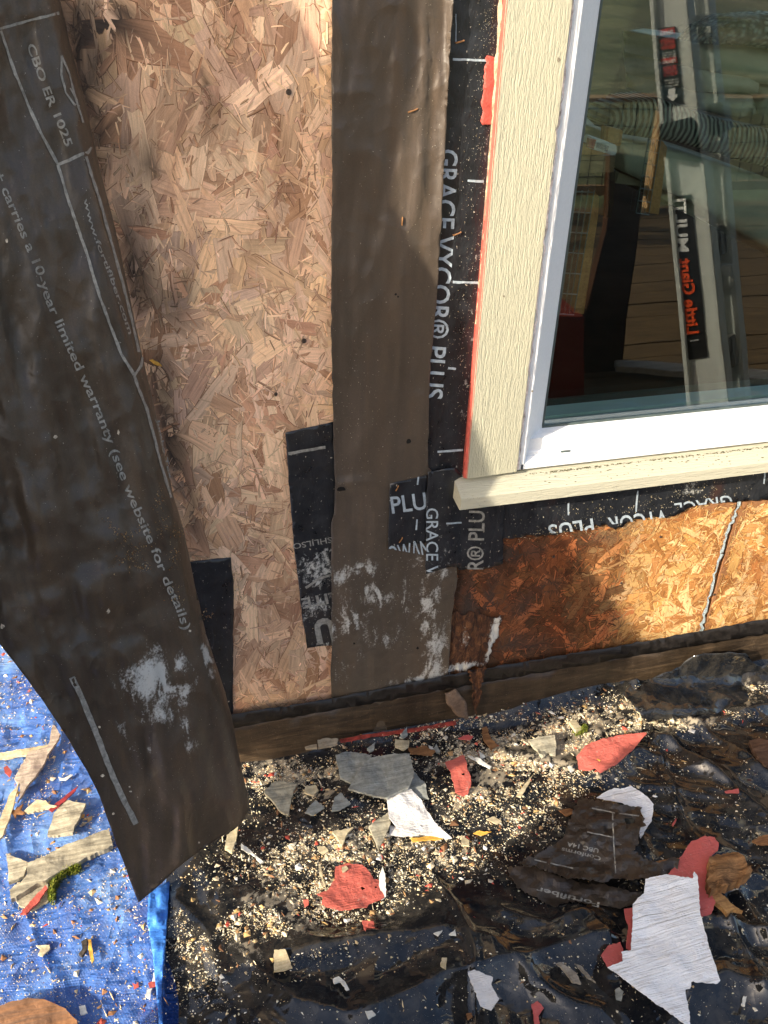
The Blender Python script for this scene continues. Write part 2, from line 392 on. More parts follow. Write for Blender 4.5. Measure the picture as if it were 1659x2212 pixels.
def bars(name, lines, w, m, parent, place, seed=0, rough=.12):
    "printed lines: list of polylines in photo points, one mesh"
    if len(lines) > 1:
        for i, ln in enumerate(lines): o = bars(name, [ln], w, m, parent, place, seed+i, rough)
        return o
    V = []; F = []; r = random.Random(seed)
    for ln in lines:
        ww = w
        if isinstance(ln, dict): ww = ln['w']; ln = ln['p']
        q = jag(ln, 12, .35, seed, closed=False); b = len(V)
        for i, p in enumerate(q):
            a = q[max(i-1, 0)]; c = q[min(i+1, len(q)-1)]; L = math.hypot(c[0]-a[0], c[1]-a[1])+1e-9
            nx, ny = -(c[1]-a[1])/L, (c[0]-a[0])/L; k = ww/2*(1+r.uniform(-rough, rough))
            V += [(p[0]+nx*k, p[1]+ny*k), (p[0]-nx*k, p[1]-ny*k)]
        for i in range(len(q)-1): F.append((b+2*i, b+2*i+1, b+2*i+3, b+2*i+2))
    V = np.array(V); return mesh(name, place(V[:, 0], V[:, 1]), F, m, parent)
def blobs(name, items, m, parent, place, seed=0):
    "small irregular marks (x, y, rx, ry) as one mesh"
    if len(items) > 1:
        for i, it in enumerate(items): o = blobs(name, [it], m, parent, place, seed+i)
        return o
    V = []; F = []; r = random.Random(seed)
    for (x, y, a, b) in items:
        k = 9; i0 = len(V); ph = r.uniform(0, 6.3)
        for j in range(k):
            t = ph+2*math.pi*j/k; s = r.uniform(.65, 1.2); V.append((x+a*s*math.cos(t), y+b*s*math.sin(t)))
        F.append(tuple(range(i0, i0+k)))
    V = np.array(V); return mesh(name, place(V[:, 0], V[:, 1]), F, m, parent)
def mark(o, fn):
    "residue mask as a vertex attribute: fn(world points) -> 0..1"
    me = o.data; n = len(me.vertices); a = np.empty(n*3); me.vertices.foreach_get('co', a); a = a.reshape(-1, 3)+np.array(o.location)
    d = a.copy(); d[:, 1] += D
    px = 829.5+FP*(d@rt)/(d@fw); py = 1106-FP*(d@up)/(d@fw)
    v = np.clip(fn(px, py), 0, 1); c = np.ones((n, 4)); c[:, :3] = v[:, None]
    me.color_attributes.new(name='Mark', type='FLOAT_COLOR', domain='POINT').data.foreach_set('color', c.ravel())
def blob_field(lst):
    def f(x, y):
        s = 0
        for (cx, cy, rx, ry, a, w) in lst:
            ca, sa = math.cos(w), math.sin(w); u = ((x-cx)*ca+(y-cy)*sa)/rx; v = (-(x-cx)*sa+(y-cy)*ca)/ry
            s = np.maximum(s, a*np.exp(-(u*u+v*v)))
        return s
    return f

# ------------------------------------------------------------------ ground: deck, black sheet, blue tarp
deckm = m_wood('weathered_decking', (.050, .032, .014), (.20, .125, .052), 0, .6, .8)
def deck():
    bm = bmesh.new()
    y = 1.6; i = 0
    while y > -4.05:
        for x0, x1 in ((-6, -2.4), (-2.395, 1.2), (1.205, 4.8), (4.805, 8)):
            z = rnd.uniform(-.002, .002)
            r = bmesh.ops.create_cube(bm, size=1)['verts']
            for v in r: v.co = Vector(((x0+x1)/2+v.co.x*(x1-x0), y-.069+v.co.y*.138, -H-.035+z+v.co.z*.036))
        y -= .145
    me = bpy.data.meshes.new('deck'); bm.to_mesh(me); bm.free(); return tag(link('deck', me, deckm), kind='structure')
deck()
SEG = lambda a, b: (a, b)
_folds = [([(1362, 1490), (1395, 1580), (1430, 1690), (1475, 1790), (1520, 1860)], .010, .012), ([(1290, 1600), (1330, 1720), (1400, 1850)], .007, .012),
          ([(900, 1800), (935, 1900), (985, 1985), (1020, 2080), (1030, 2212)], .006, .008), ([(1100, 1640), (1290, 1690), (1450, 1600), (1659, 1540)], .016, .03),
          ([(640, 2080), (800, 2040), (960, 2030), (1060, 2060)], .018, .035), ([(800, 2200), (960, 2130), (1130, 2090), (1300, 2040)], .018, .03),
          ([(540, 2100), (640, 2180), (760, 2212)], .014, .03), ([(1440, 1620), (1550, 1700), (1659, 1790)], .013, .016), ([(1450, 1560), (1580, 1640), (1659, 1700)], .012, .014),
          ([(1520, 1900), (1570, 2010), (1640, 2150)], .016, .018), ([(1560, 1880), (1620, 1980), (1680, 2080)], .014, .016), ([(380, 1960), (450, 2040), (480, 2130)], .010, .02),
          ([(1080, 1990), (1180, 2020), (1250, 1990)], .016, .03), ([(1130, 2120), (1200, 2170), (1290, 2200)], .015, .025), ([(1480, 2150), (1560, 2120), (1659, 2160)], .018, .03),
          ([(1400, 1900), (1500, 1930), (1620, 1900)], .012, .02), ([(540, 1620), (800, 1600), (1000, 1560), (1340, 1500)], .014, .022)]
_foldw = [(Gp(np.array([p[0] for p in f]), np.array([p[1] for p in f])), a, w) for f, a, w in _folds]
def hplastic(X, Y):
    X = np.asarray(X, float); Y = np.asarray(Y, float)
    h = .016*fbm(X*3.1+4, Y*4.1, 2)+.012*fbm(X*5.5+Y*3.2, Y*8-X*3, 2)+.007*ridged(X*5.1+Y*3.2, Y*4.3-X*3, 1)+.003*ridged(X*13+Y*6, Y*11+Y*X*4, 2)*.45+.016
    # stiffer diagonal creases at the right
    h = h+.016*sst(.72, .95, X)*ridged((X*.6+Y)*10, (X-Y)*2.6, 3)
    for P, a, w in _foldw:
        best = np.full(X.shape, 9.0)
        for i in range(len(P)-1):
            ax, ay = P[i][:2]; bx, by = P[i+1][:2]; L2 = (bx-ax)**2+(by-ay)**2
            t = np.clip(((X-ax)*(bx-ax)+(Y-ay)*(by-ay))/L2, 0, 1)
            best = np.minimum(best, np.hypot(X-ax-t*(bx-ax), Y-ay-t*(by-ay)))
        h = h+a*(.55*np.exp(-(best/w)**2)+.55*np.exp(-best/(w*.6)))
    h = h+.035*np.exp(-((Y+.0)/.03)**2)*sst(.3, .9, X)          # sheet turned up against the wall
    return np.maximum(h, .003)
def htarp(X, Y):
    X = np.asarray(X, float); Y = np.asarray(Y, float)
    return np.maximum(.008+.012*fbm(X*3.7, Y*3.7+3, 3)+.005*ridged(X*8+Y*3, Y*9, 3)+.002*ridged(X*26, Y*22, 2), .002)
e1 = Gp(345, 2230); e2 = Gp(366, 1915); ex = lambda Y: e2[0]+(Y-e2[1])*(e1[0]-e2[0])/(e1[1]-e2[1])
def gridsheet(name, xs, ys, hf, m, edge, side):
    X, Y = np.meshgrid(xs, ys); sh = X.shape
    E_ = edge(Y)
    if side > 0: X = E_+(X-xs[0])
    Z = hf(X, Y)-H; V = np.stack([X, Y, Z], -1).reshape(-1, 3); F = []
    w = sh[1]; idx = np.arange(sh[0]*w).reshape(sh)
    a = idx[:-1, :-1].ravel(); b = idx[:-1, 1:].ravel(); c = idx[1:, 1:].ravel(); d = idx[1:, :-1].ravel()
    return mesh(name, V, np.stack([a, b, c, d], 1), m, smooth=True)
bp = gridsheet('black_plastic_sheet', np.concatenate([np.arange(0, 1.62, .0042), np.arange(1.62, 3.0, .03)]), np.concatenate([np.arange(-1.28, -.95, .03), np.arange(-.95, -.004, .0042)]), hplastic, M['plastic'], lambda Y: ex(Y)+.02*vnoise(Y*6, Y*0)+.01, 1)
tag(bp, 'wrinkled glossy black plastic sheet strewn with wood dust along the wall', 'plastic sheet')
bt = gridsheet('blue_tarp', np.concatenate([np.arange(-2.2, -.62, .03), np.arange(-.62, .02, .0042)]), np.concatenate([np.arange(-1.28, -.75, .03), np.arange(-.75, .9, .0048), np.arange(.9, 1.6, .03)]), lambda X, Y: np.where(X > ex(Y)+.002, -.004, htarp(X, Y)), M['tarp'], lambda Y: Y, 0)
tag(bt, 'creased blue woven tarp covered in wood chips at the left', 'tarp')
# folded hem of the tarp, standing along the join with the black sheet
def hem():
    A = np.array([(318, 1925), (366, 1905), (358, 1990), (350, 2080), (347, 2150), (352, 2230), (352, 2212+60)]); L_ = np.array([(300, 1945), (322, 1985), (330, 2060), (338, 2120), (342, 2180), (347, 2240)])
    out = [(322, 1925), (366, 1903), (360, 2000), (352, 2090), (348, 2160), (353, 2245), (346, 2245), (338, 2150), (330, 2060), (318, 1985)]
    v, f = tri2d(jag(out, 10, .5, 3), 8); h = .030+.006*vnoise(v[:, 0]/9, v[:, 1]/30)
    P = Gp(v[:, 0], v[:, 1], h); P2, F2 = thick(P, f, (0, 0, 1), .008)
    k = mesh('hem', P2, F2, m_simple('pale_blue_tarp_hem', (.05, .20, .62), .4, .4, 60, .002, 200, stretch=(.3, 1, 1)), bt, True)
hem()

# ------------------------------------------------------------------ oriented strand boards
def strands(name, poly, pal, n_big, n_small, label, seed, stain=None, vertical=.0, scale=1.0, base=(.30, .2, .13), gap=(.42, .36, .32), back=.011, spots=None):
    "a board: core slab plus thousands of pressed wood strands, all one mesh"
    r = np.random.RandomState(seed)
    P = Wp(np.array([p[0] for p in poly]), np.array([p[1] for p in poly])); pl = [(a[0], a[2]) for a in P]
    x0, x1 = min(p[0] for p in pl), max(p[0] for p in pl); z0, z1 = min(p[1] for p in pl), max(p[1] for p in pl)
    V = []; F = []; UV = []; CO = []
    # core
    n = len(pl)
    for k, yy in ((0, 0.0), (1, back)):
        for p in pl: V.append((p[0], yy, p[1])); UV.append((p[0]*5, p[1])); CO.append(base)
    F.append(tuple(range(n)) ); F.append(tuple(range(2*n-1, n-1, -1)))
    for i in range(n): F.append((i, i+n, (i+1) % n+n, (i+1) % n))
    N_ = n_big+n_small; pal = np.array(pal)
    order = 0
    for i in range(N_):
        big = i < n_big
        if not big or True:
            cx = r.uniform(x0, x1); cz = r.uniform(z0, z1)
        if big: L = r.uniform(.03, .16)*scale; w = L*r.uniform(.10, .36)
        else: L = r.uniform(.005, .030)*scale; w = r.uniform(.0006, .0028)*scale
        if r.rand() < vertical: ang = math.pi/2+r.normal(0, .35)
        else: ang = r.uniform(0, math.pi)
        k = 2 if big else 1
        t = np.linspace(-.5, .5, 3+k*2)
        topv = .5+r.normal(0, .05, t.size); botv = -.5+r.normal(0, .05, t.size)
        taper = r.uniform(.0, .9)
        e0, e1 = r.uniform(-.35, .35)*w/L*1.2, r.uniform(-.35, .35)*w/L*1.2
        bend = r.normal(0, .03)*L
        pts = []
        for j, (tt, a) in enumerate(zip(t, topv)): pts.append((tt+ (e1 if j == t.size-1 else (e0 if j == 0 else 0)), a*(1-taper*abs(tt)**2*2)))
        end = []
        if big:
            for q in (.25, -.0, -.28): end.append((.5+r.uniform(-.06, .05), q))
        low = []
        for j, (tt, a) in enumerate(zip(t[::-1], botv)): low.append((tt-(e1 if j == 0 else (e0 if j == t.size-1 else 0)), a*(1-taper*abs(tt)**2*2)))
        st_ = []
        if big:
            for q in (-.28, .0, .25): st_.append((-.5+r.uniform(-.05, .06), q))
        pts = pts+end+low+st_
        ca, sa = math.cos(ang), math.sin(ang)
        X = np.array([p[0]*L for p in pts]); Y = np.array([p[1]*w for p in pts])+bend*(np.array([p[0] for p in pts])**2)*4
        gx = cx+X*ca-Y*sa; gz = cz+X*sa+Y*ca
        if not inpoly(gx, gz, pl).all(): continue
        # press: low relief with a slight tilt
        lay = r.uniform(.0002, .0012) if big else r.uniform(.0008, .0017)
        yy = -(lay+X/L*r.normal(0, .00035)+Y/w*r.normal(0, .0002))
        yy = np.minimum(yy, -.00005)
        c = pal[r.randint(len(pal))]*r.uniform(.70, 1.2)*np.array([1, r.uniform(.96, 1.03), r.uniform(.90, 1.04)])
        if stain is not None: c = stain(cx, cz, c, r)
        b = len(V); ou, ov = r.uniform(0, 50), r.uniform(0, 50)
        if big or i % 3 == 0:      # dark rim round the strand, crevice shade put into the colour
            g_ = .0007 if big else .0004
            sx, sy = 1+2*g_/L, 1+2.6*g_/w; dx, dz = r.normal(0, .0003, 2)
            hx = cx+dx+(X*sx)*ca-(Y*sy)*sa; hz = cz+dz+(X*sx)*sa+(Y*sy)*ca; dk = c*np.array(gap)
            for a1, b1, c1, d1, e_ in zip(hx, np.minimum(yy+.00011, -.00002), hz, X, Y):
                V.append((a1, b1, c1)); UV.append((d1+ou, e_+ov)); CO.append(dk)
            F.append(tuple(range(b, b+len(pts)))[::-1]); b = len(V)
        for a1, b1, c1, d1, e_ in zip(gx, yy, gz, X, Y):
            V.append((a1, b1, c1)); UV.append((d1+ou, e_+ov)); CO.append(c)
        F.append(tuple(range(b, b+len(pts)))[::-1])
    CO = np.array(CO); VA = np.array(V)
    if spots is not None:
        for p, a, b, e in spots:
            u = (VA[:, 0]-p[0])/a; w_ = (VA[:, 2]-p[2])/b; n_ = fbm(VA[:, 0]*38, VA[:, 2]*20, 4)
            m = np.clip(e*1.25*np.exp(-(u*u+w_*w_))*(.75+1.3*n_), 0, .92)[:, None]
            CO = CO*(1-m)+np.array((.045, .034, .028))*m
    o = mesh(name, V, F, M['osb'], uv=UV, col=CO)
    return tag(o, label, 'wood panel', 'strand boards sheathing the wall')
palL = [(.76, .57, .39), (.66, .48, .325), (.68, .53, .38), (.56, .37, .25), (.82, .66, .48), (.50, .31, .20), (.66, .52, .40), (.76, .61, .45), (.62, .44, .33), (.70, .52, .36)]
palR = [(.62, .35, .13), (.54, .27, .085), (.66, .41, .17), (.46, .21, .065), (.72, .48, .23), (.38, .16, .05)]
def stainL(x, z, c, r):
    g = fbm(x*4+3, z*3+9, 3); k = float(sst(.15, .6, g))*.28
    c = c*(1-k)+np.array((.26, .15, .10))*k
    c = c*np.array((1.10, .93, .84)); gm = np.array((.60, .41, .26))*.9; c = c*.82+gm*.18*(c.mean()/.42)
    k3 = float(sst(-1.15, -1.38, z))*.5
    return c*(1-k3)+c*np.array((.85, .66, .50))*k3
def stainR(x, z, c, r):
    k = float(sst(1.02, .76, x+.12*fbm(x*9, z*9, 3)))*.93
    c = c*(1-k)+np.array((.125, .036, .012))*(r.uniform(.25, 1.0)+2.2*(r.rand() < .15))*k
    k2 = float(sst(.25, .6, fbm(x*8+5, z*8, 3)))*.6
    return c*(1-k2)+np.array((.33, .10, .03))*k2
OL = [(112, -60), (1010, -60), (1000, 1000), (962, 1020), (953, 1490), (720, 1530), (380, 1595)]
_mould = [(150, 60, 48, 120, .95), (235, 30, 50, 30, .75), (215, 300, 26, 110, .7), (290, 560, 24, 130, .6), (360, 900, 26, 150, .6), (420, 1130, 30, 70, .6), (455, 250, 40, 60, .3), (620, 500, 30, 90, .25), (323, 347, 22, 30, .9), (412, 590, 26, 40, .8), (372, 660, 34, 50, .6), (440, 180, 10, 12, .7), (240, 240, 18, 24, .5), (255, 40, 22, 22, .5), (160, 20, 30, 60, .75), (185, 110, 20, 60, .6), (235, 55, 16, 26, .8), (455, 505, 14, 10, .8), (330, 800, 26, 60, .45), (380, 1010, 26, 70, .5), (400, 1100, 26, 60, .5), (310, 455, 12, 20, .6), (545, 790, 8, 10, .6), (655, 735, 6, 8, .6), (260, 300, 30, 60, .35), (300, 560, 30, 120, .4), (430, 1190, 40, 20, .5)]
_mw = [(Wp(a, b), c*.00078, d*.00085, e) for a, b, c, d, e in _mould]
strands('strand_board', OL, palL, 4700, 7000, 'weathered greyish strand board between the hanging paper flap and the brown paper strip', 11, stainL, .35, base=(.26, .17, .11), spots=_mw)
seam0, seam1 = (1595, 1075), (1505, 1385)
_rs = [(Wp(a, b), c*.00078, d*.00085, e) for a, b, c, d, e in [(1030, 1300, 60, 90, .85), (1100, 1400, 70, 50, .85), (1185, 1265, 30, 30, .7), (1110, 1195, 80, 26, .7), (1180, 1400, 70, 36, .6), (1120, 1310, 50, 40, .5), (1330, 1340, 14, 20, .6), (1300, 1160, 60, 14, .5)]]
strands('strand_board', [(956, 1110), (1592, 1085), (1503, 1400), (956, 1492)], palR, 2200, 8000, 'orange strand board under the window with dark water stains', 12, stainR, .0, .85, base=(.30, .14, .06), spots=_rs)
strands('strand_board', [(1599, 1085), (1760, 1070), (1760, 1350), (1510, 1399)], palR, 800, 2600, 'narrow corner of strand board right of the jagged seam', 13, stainR, .0, .85, base=(.30, .14, .06))
# whitish blue caulk line in the seam
def seam():
    pts = jag([(1597, 1083), (1575, 1140), (1550, 1220), (1530, 1300), (1507, 1392)], 7, 1.6, 5, closed=False)
    o = bars('seam_sealant', [pts], 5, m_simple('pale_blue_sealant', (.42, .50, .50), .6, .5, 300, .001, 300, col2=(.08, .08, .08)), None, lambda x, y: Wp(x, y, .0028), 2, .5)
    tag(o, 'thin broken line of pale sealant in the seam between the orange boards', 'sealant')
seam()
# framing behind the boards, house body, side wall round the corner
xc = float(Wp(112, -60)[0]); XR = 3.4; ZT = 1.25
wallm = m_simple('sheathing_paint', (.33, .24, .16), .8, .3, 10)
g0 = Wp(1283, 0, -.03); gl_x = float(g0[0]); gl_z = float(Wp(1164, 924, -.03)[2])
gx1 = 2.55; gz1 = .9
house = empty('house_wall', (1.2, .06, -H))
boxm('sheathing', (xc+.002, .0125, -H), (gl_x-.03, .11, ZT), wallm, house)
boxm('sheathing', (gl_x-.03, .0125, -H), (gx1, .11, gl_z-.045), wallm, house)
boxm('sheathing', (gl_x-.03, .0125, gz1), (gx1, .11, ZT), wallm, house)
boxm('sheathing', (gx1, .0125, -H), (XR, .11, ZT), wallm, house)
boxm('side_wall', (xc-.012, .013, -H), (xc, 3.6, ZT), wallm, house)
boxm('eave', (xc-.35, -.12, ZT), (XR, .3, ZT+.14), m_simple('painted_soffit', (.6, .56, .44), .6), house)
boxm('upper_board', (xc+.01, .0, float(Wp(500, -60)[2])+.004), (gl_x-.14, .011, ZT-.002), m_simple('upper_sheathing', (.5, .38, .26), .8, .4, 30), house)
boxm('roof', (xc-.35, .302, ZT+.1), (XR, 3.7, ZT+.16), m_simple('shingle_roof', (.12, .11, .1), .9), house)
tag(house, 'house wall stripped of its siding around the window', 'wall')

# ------------------------------------------------------------------ base flashing and kick board
def kickoff(x, y): return .013+0*x
kb = [(380, 1596), (502, 1572), (716, 1533), (1030, 1476), (1400, 1411), (1760, 1345), (1760, 1500), (1347, 1570), (900, 1640), (531, 1690), (380, 1720)]
o = sheet('kick_board', kb, lambda x, y: .016+.001*vnoise(x/50, y/20), M['kick'], 26, th=.014); mark(o, lambda x, y: x*0)
tag(o, 'brown stained base board running along the foot of the wall', 'board')
bf = [(380, 1566), (505, 1543), (716, 1509), (1030, 1447), (1400, 1385), (1760, 1318), (1760, 1352), (1400, 1413), (1030, 1478), (716, 1535), (502, 1574), (380, 1598)]
fl = m_simple('black_base_flashing_coat', (.018, .015, .013), .4, .5, 60, .001, 100)
o = sheet('base_flashing', bf, lambda x, y: .0185+.0012*vnoise(x/35, y/9), fl, 16, jagged=(12, 1.0))
tag(o, 'black flashing strip along the top of the brown base board', 'flashing')
# rusty nails in the kick board
nl = bars('red_lath', [[(735, 1601), (800, 1589), (880, 1579), (960, 1566), (985, 1561)]], 9, m_simple('dark_red_lath', (.26, .04, .03), .6, .5, 80), None, lambda x, y: Wp(x, y, .032), 3, .2)
tag(nl, 'strip of red painted wood at the foot of the brown base board', 'board')

# ------------------------------------------------------------------ flashing membranes on the boards
def pl(off, fn=None):
    if fn is None: return lambda x, y: Wp(x, y, off)
    return lambda x, y: Wp(x, y, fn(x, y)+off)
wr = lambda b, a, sx, sy: (lambda x, y: b+a*fbm(x/sx, y/sy, 3))
# 1: membrane behind the flap
o = sheet('black_membrane', [(330, 1220), (412, 1214), (499, 1205), (501, 1235), (505, 1255), (503, 1545), (400, 1560)], wr(.004, .001, 30, 20), M['tape'], 12, jagged=(14, .7))
mark(o, lambda x, y: .25+0*x); tag(o, 'plain black membrane between the hanging paper flap and the weathered strand board', 'membrane')
# 2: membrane with upside down printing left of the strip
f2 = wr(.005, .0016, 40, 14)
o = sheet('black_membrane', [(616, 935), (720, 911), (730, 1000), (730, 1395), (700, 1395), (664, 1400), (652, 1330), (645, 1260), (634, 1170), (627, 1080), (621, 1000)], f2, M['tape'], 9, jagged=(12, .8), seed=4)
mark(o, blob_field([(690, 1230, 80, 55, 1.1, -.3), (680, 1310, 60, 40, 1.0, -.4), (690, 1170, 40, 20, .55, 0), (690, 1390, 50, 16, .8, 0)]))
tag(o, 'black membrane with faded upside-down printing partly under the brown paper strip', 'membrane')
p2 = pl(.0006, f2)
writing('print', 'SHLILSO', [(716, 1160), (632, 1175)], 12, M['ink2'], o, p2, .01)
writing('print', 'LITE', [(727, 1278), (650, 1294)], 22, M['ink2'], o, p2, .02)
writing('print', 'U', [(718, 1335), (676, 1344)], 48, M['ink2'], o, p2, .05)
bars('printed_line', [[(623, 980), (703, 966)]], 6, M['ink2'], o, p2)
bars('printed_line', [[(660, 1270), (690, 1250), (722, 1240)]], 5, M['ink2'], o, p2)
# 3: vertical window tape
f3 = wr(.003, .001, 20, 60)
tp = sheet('window_tape', [(950, -60), (1092, -60), (1066, 330), (1045, 560), (1020, 830), (1005, 1030), (1003, 1062), (975, 1100), (965, 1232), (900, 1235), (900, 1000), (920, 600)], f3, M['tape'], 11, seed=5)
mark(tp, lambda x, y: .50*np.exp(-((x-(1085-.085*y))/26)**2)+.38*sst(1000, 1130, y)*(x > 925)+.12)
tag(tp, 'black self-adhesive tape with large silver lettering down the left side of the window', 'tape')
p3 = pl(.0007, f3)
writing('lettering', 'GRACE VYCOR® PLUS', [(948, 322), (938, 520), (926, 700), (914, 860)], 42, M['inkblue'], tp, p3, .012, False, clips=())
bars('tick_mark', [[(978, 128), (1052, 131)], [(1010, 390), (1045, 392)], [(978, 609), (1038, 611)], [(968, 795), (985, 797)], [(945, 976), (1000, 972)]], 5, M['inkblue'], tp, p3)
bars('tick_mark', [[(985, 30), (985, 90)]], 1.5, M['inkblue'], tp, p3)
# 4: brown paper strip
strip_out = [(718, -60), (716, 200), (718, 440), (716, 470), (716, 760), (722, 1000), (725, 1045), (722, 1110), (716, 1130), (717, 1400), (716, 1560), (716, 1608), (960, 1545), (967, 1480), (975, 1340), (988, 1250), (975, 1060), (925, 1010), (928, 820), (935, 740), (945, 620), (958, 400), (965, 250), (982, -60)]
def fs(x, y):
    r = .012+.006*fbm(x/100, y/420, 3)+.0030*fbm(x/28+y/400, y/170, 3)+.0016*ridged(x/60, y/130, 2)
    up_ = sst(760, 0, y)*sst(820, 960, x)
    r = r+up_*(.012*np.sin((x-820)/24.0+y/260.0)+.012*np.maximum(0, 1-np.abs((x-925+.05*y)/22))+.004*fbm(x/16, y/90, 2))
    r = r+.006*np.exp(-(((y-1050-(x-725)*-.12)/14)**2))*sst(860, 730, x)
    return np.maximum(r, .0065)
st = sheet('building_paper_strip', strip_out, fs, M['strip'], 7, jagged=(18, .8), th=.0012, seed=6)
mark(st, blob_field([(765, 1235, 80, 36, 1.0, -.1), (800, 1290, 80, 42, 1.1, .2), (748, 1340, 60, 40, 1.0, 0), (740, 1210, 60, 14, .6, .3), (925, 1300, 34, 130, .85, .12), (945, 1400, 36, 120, .85, 0), (945, 1235, 26, 30, 1.0, .8), (890, 1470, 90, 14, 1.15, -.12), (735, 1480, 40, 60, .5, 0), (830, 1230, 70, 30, .6, 0), (765, 710, 10, 14, .7, 0), (740, 930, 12, 30, .5, 0), (715, 1355, 12, 60, .9, 0), (860, 1290, 70, 50, .85, .2), (830, 1370, 90, 36, .7, -.1), (930, 1440, 50, 60, 1.0, 0), (760, 1430, 50, 50, .55, 0), (900, 1200, 50, 40, .6, 0)]))
tag(st, 'long brown-black building paper strip hanging down the wall left of the window', 'building paper')
pS = pl(.0006, fs)
blobs('tear_hole', [(882, 954, 6, 6), (737, 1057, 9, 5), (855, 636, 3, 2.5), (860, 641, 2.5, 2.5), (902, 1400, 3, 3), (765, 1390, 2.5, 2.5), (725, 330, 1, 1)], M['hole'], st, pS, 4)
# 5: window tape lower square patches
f5 = lambda x, y: fs(np.minimum(x, 922), y)+.0022+.0006*vnoise(x/18, y/14)
pa = sheet('tape_patch', [(842, 1045), (923, 1027), (921, 1080), (920, 1172), (838, 1187)], f5, M['tape'], 8, jagged=(20, .4), seed=8)
mark(pa, lambda x, y: 0*x+.12); tag(pa, 'small square black tape patch with silver lettering beside the sill end', 'tape')
p5 = pl(.0007, f5)
writing('lettering', 'PLU', [(847, 1109), (923, 1099)], 36, M['inkblue'], pa, p5, .012)
writing('lettering', 'OWΛN', [(841, 1214), (930, 1200)], 34, M['inkblue'], pa, p5, .01, clips=((838, 1185, .18, -1),))
bars('tick_mark', [[(904, 1030), (902, 1047)], [(901, 1122), (899, 1145)]], 3.5, M['inkblue'], pa, p5)
f6 = lambda x, y: fs(np.minimum(x, 960), y)*sst(1010, 970, x)+.0052+.0008*vnoise(x/14, y/10)
pb = sheet('tape_patch', [(921, 1080), (924, 1020), (985, 1010), (1008, 1040), (1000, 1100), (1060, 1100), (1020, 1226), (965, 1226), (920, 1240)], f6, M['tape'], 9, jagged=(9, .9), seed=9)
mark(pb, lambda x, y: .36+.2*sst(1100, 1220, y)); tag(pb, 'dusty black tape lapping over the paper strip below the sill end', 'tape')
p6 = pl(.0007, f6)
writing('lettering', 'GRACE V', [(921, 1098), (921, 1244)], 26, M['inkblue'], pb, p6, .006, clips=((0, 1236, 0, -1),))
bars('tick_mark', [[(964, 1131), (1000, 1129)]], 3.5, M['inkblue'], pb, p6)
f7 = wr(.0085, .001, 20, 14)
pc = sheet('tape_patch', [(988, 1090), (1060, 1078), (1089, 1095), (1086, 1218), (1040, 1230), (990, 1231)], f7, M['tape'], 9, jagged=(10, .9), seed=10)
mark(pc, lambda x, y: .20+.2*sst(1150, 1220, y)); tag(pc, 'black tape patch with sideways lettering hanging under the sill corner', 'tape')
p7 = pl(.0007, f7)
writing('lettering', 'R® PLU', [(1043, 1232), (1047, 1104)], 34, M['ink2'], pc, p7, .012, clips=((0, 1230, 0, -1),))
# 6: tape under the sill
f8 = wr(.006, .001, 50, 16)
ut_out = [(1030, 1085), (1400, 1040), (1760, 990), (1760, 1060), (1659, 1080), (1600, 1083), (1540, 1085), (1500, 1092), (1470, 1108), (1440, 1120), (1410, 1115), (1380, 1122), (1355, 1128), (1330, 1145), (1310, 1132), (1280, 1140), (1240, 1143), (1210, 1152), (1180, 1158), (1150, 1156), (1085, 1165), (1030, 1170)]
ut = sheet('sill_tape', ut_out, f8, M['tape'], 9, jagged=(7, 1.6), seed=11)
mark(ut, blob_field([(1495, 1055, 60, 26, .85, -.1), (1370, 1100, 60, 16, .6, -.1), (1300, 1125, 160, 8, .62, -.1), (1400, 1080, 60, 22, .45, -.15), (1180, 1150, 60, 10, .5, 0)])); tag(ut, 'torn black tape with upside-down lettering under the cream sill', 'tape')
p8 = pl(.0008, f8)
writing('lettering', 'PLUS', [(1280, 1120), (1183, 1135)], 34, M['inkblue'], ut, p8, .012, clips=((1183, 1153, -.09, -1),))
writing('lettering', 'VYCOR', [(1440, 1101), (1312, 1119)], 34, M['inkblue'], ut, p8, .012, clips=((1312, 1134, -.13, -1),))
writing('lettering', 'GRACE', [(1580, 1069), (1456, 1088)], 28, M['inkblue'], ut, p8, .006, clips=((1456, 1098, -.12, -1),))
bars('tick_mark', [[(1228, 1087), (1228, 1113)], [(1378, 1060), (1374, 1106)], [(1655, 1000), (1650, 1045)]], 3.5, M['inkblue'], ut, p8)

# staples and small torn bits on the strip / tape
def staple(x, y, ang, off, lab, L=11):
    c, s = math.cos(ang), math.sin(ang)
    a = Wp(x-c*L, y+s*L, off); b = Wp(x+c*L, y-s*L, off)
    a2 = a.copy(); b2 = b.copy(); a2[1] += .004; b2[1] += .004
    o = tube('staple', [a2, a, (a+b)/2+np.array([0, -.0006, 0]), b, b2], .0011, M['copper'], None, 6)
    tag(o, lab, 'staple', 'coppery staples in paper and tape')
staple(892, 239, .35, float(fs(892, 239))+.0015, 'coppery staple standing in the sunlit upper part of the brown paper strip')
staple(869, 478, 1.5, float(fs(869, 478))+.0015, 'dull staple in the brown paper strip near the edge of the shadow', 8)
staple(994, 90, .3, .006, 'topmost coppery staple in the black window tape', 9)
staple(988, 505, .4, .006, 'coppery staple low in the lettered black window tape', 9)
staple(858, 1055, 1.1, float(f5(858, 1055))+.0015, 'small coppery staple in the upper part of the square tape patch', 6)
staple(866, 1167, 1.0, float(f5(866, 1167))+.0015, 'small coppery staple in the lower part of the square tape patch', 6)

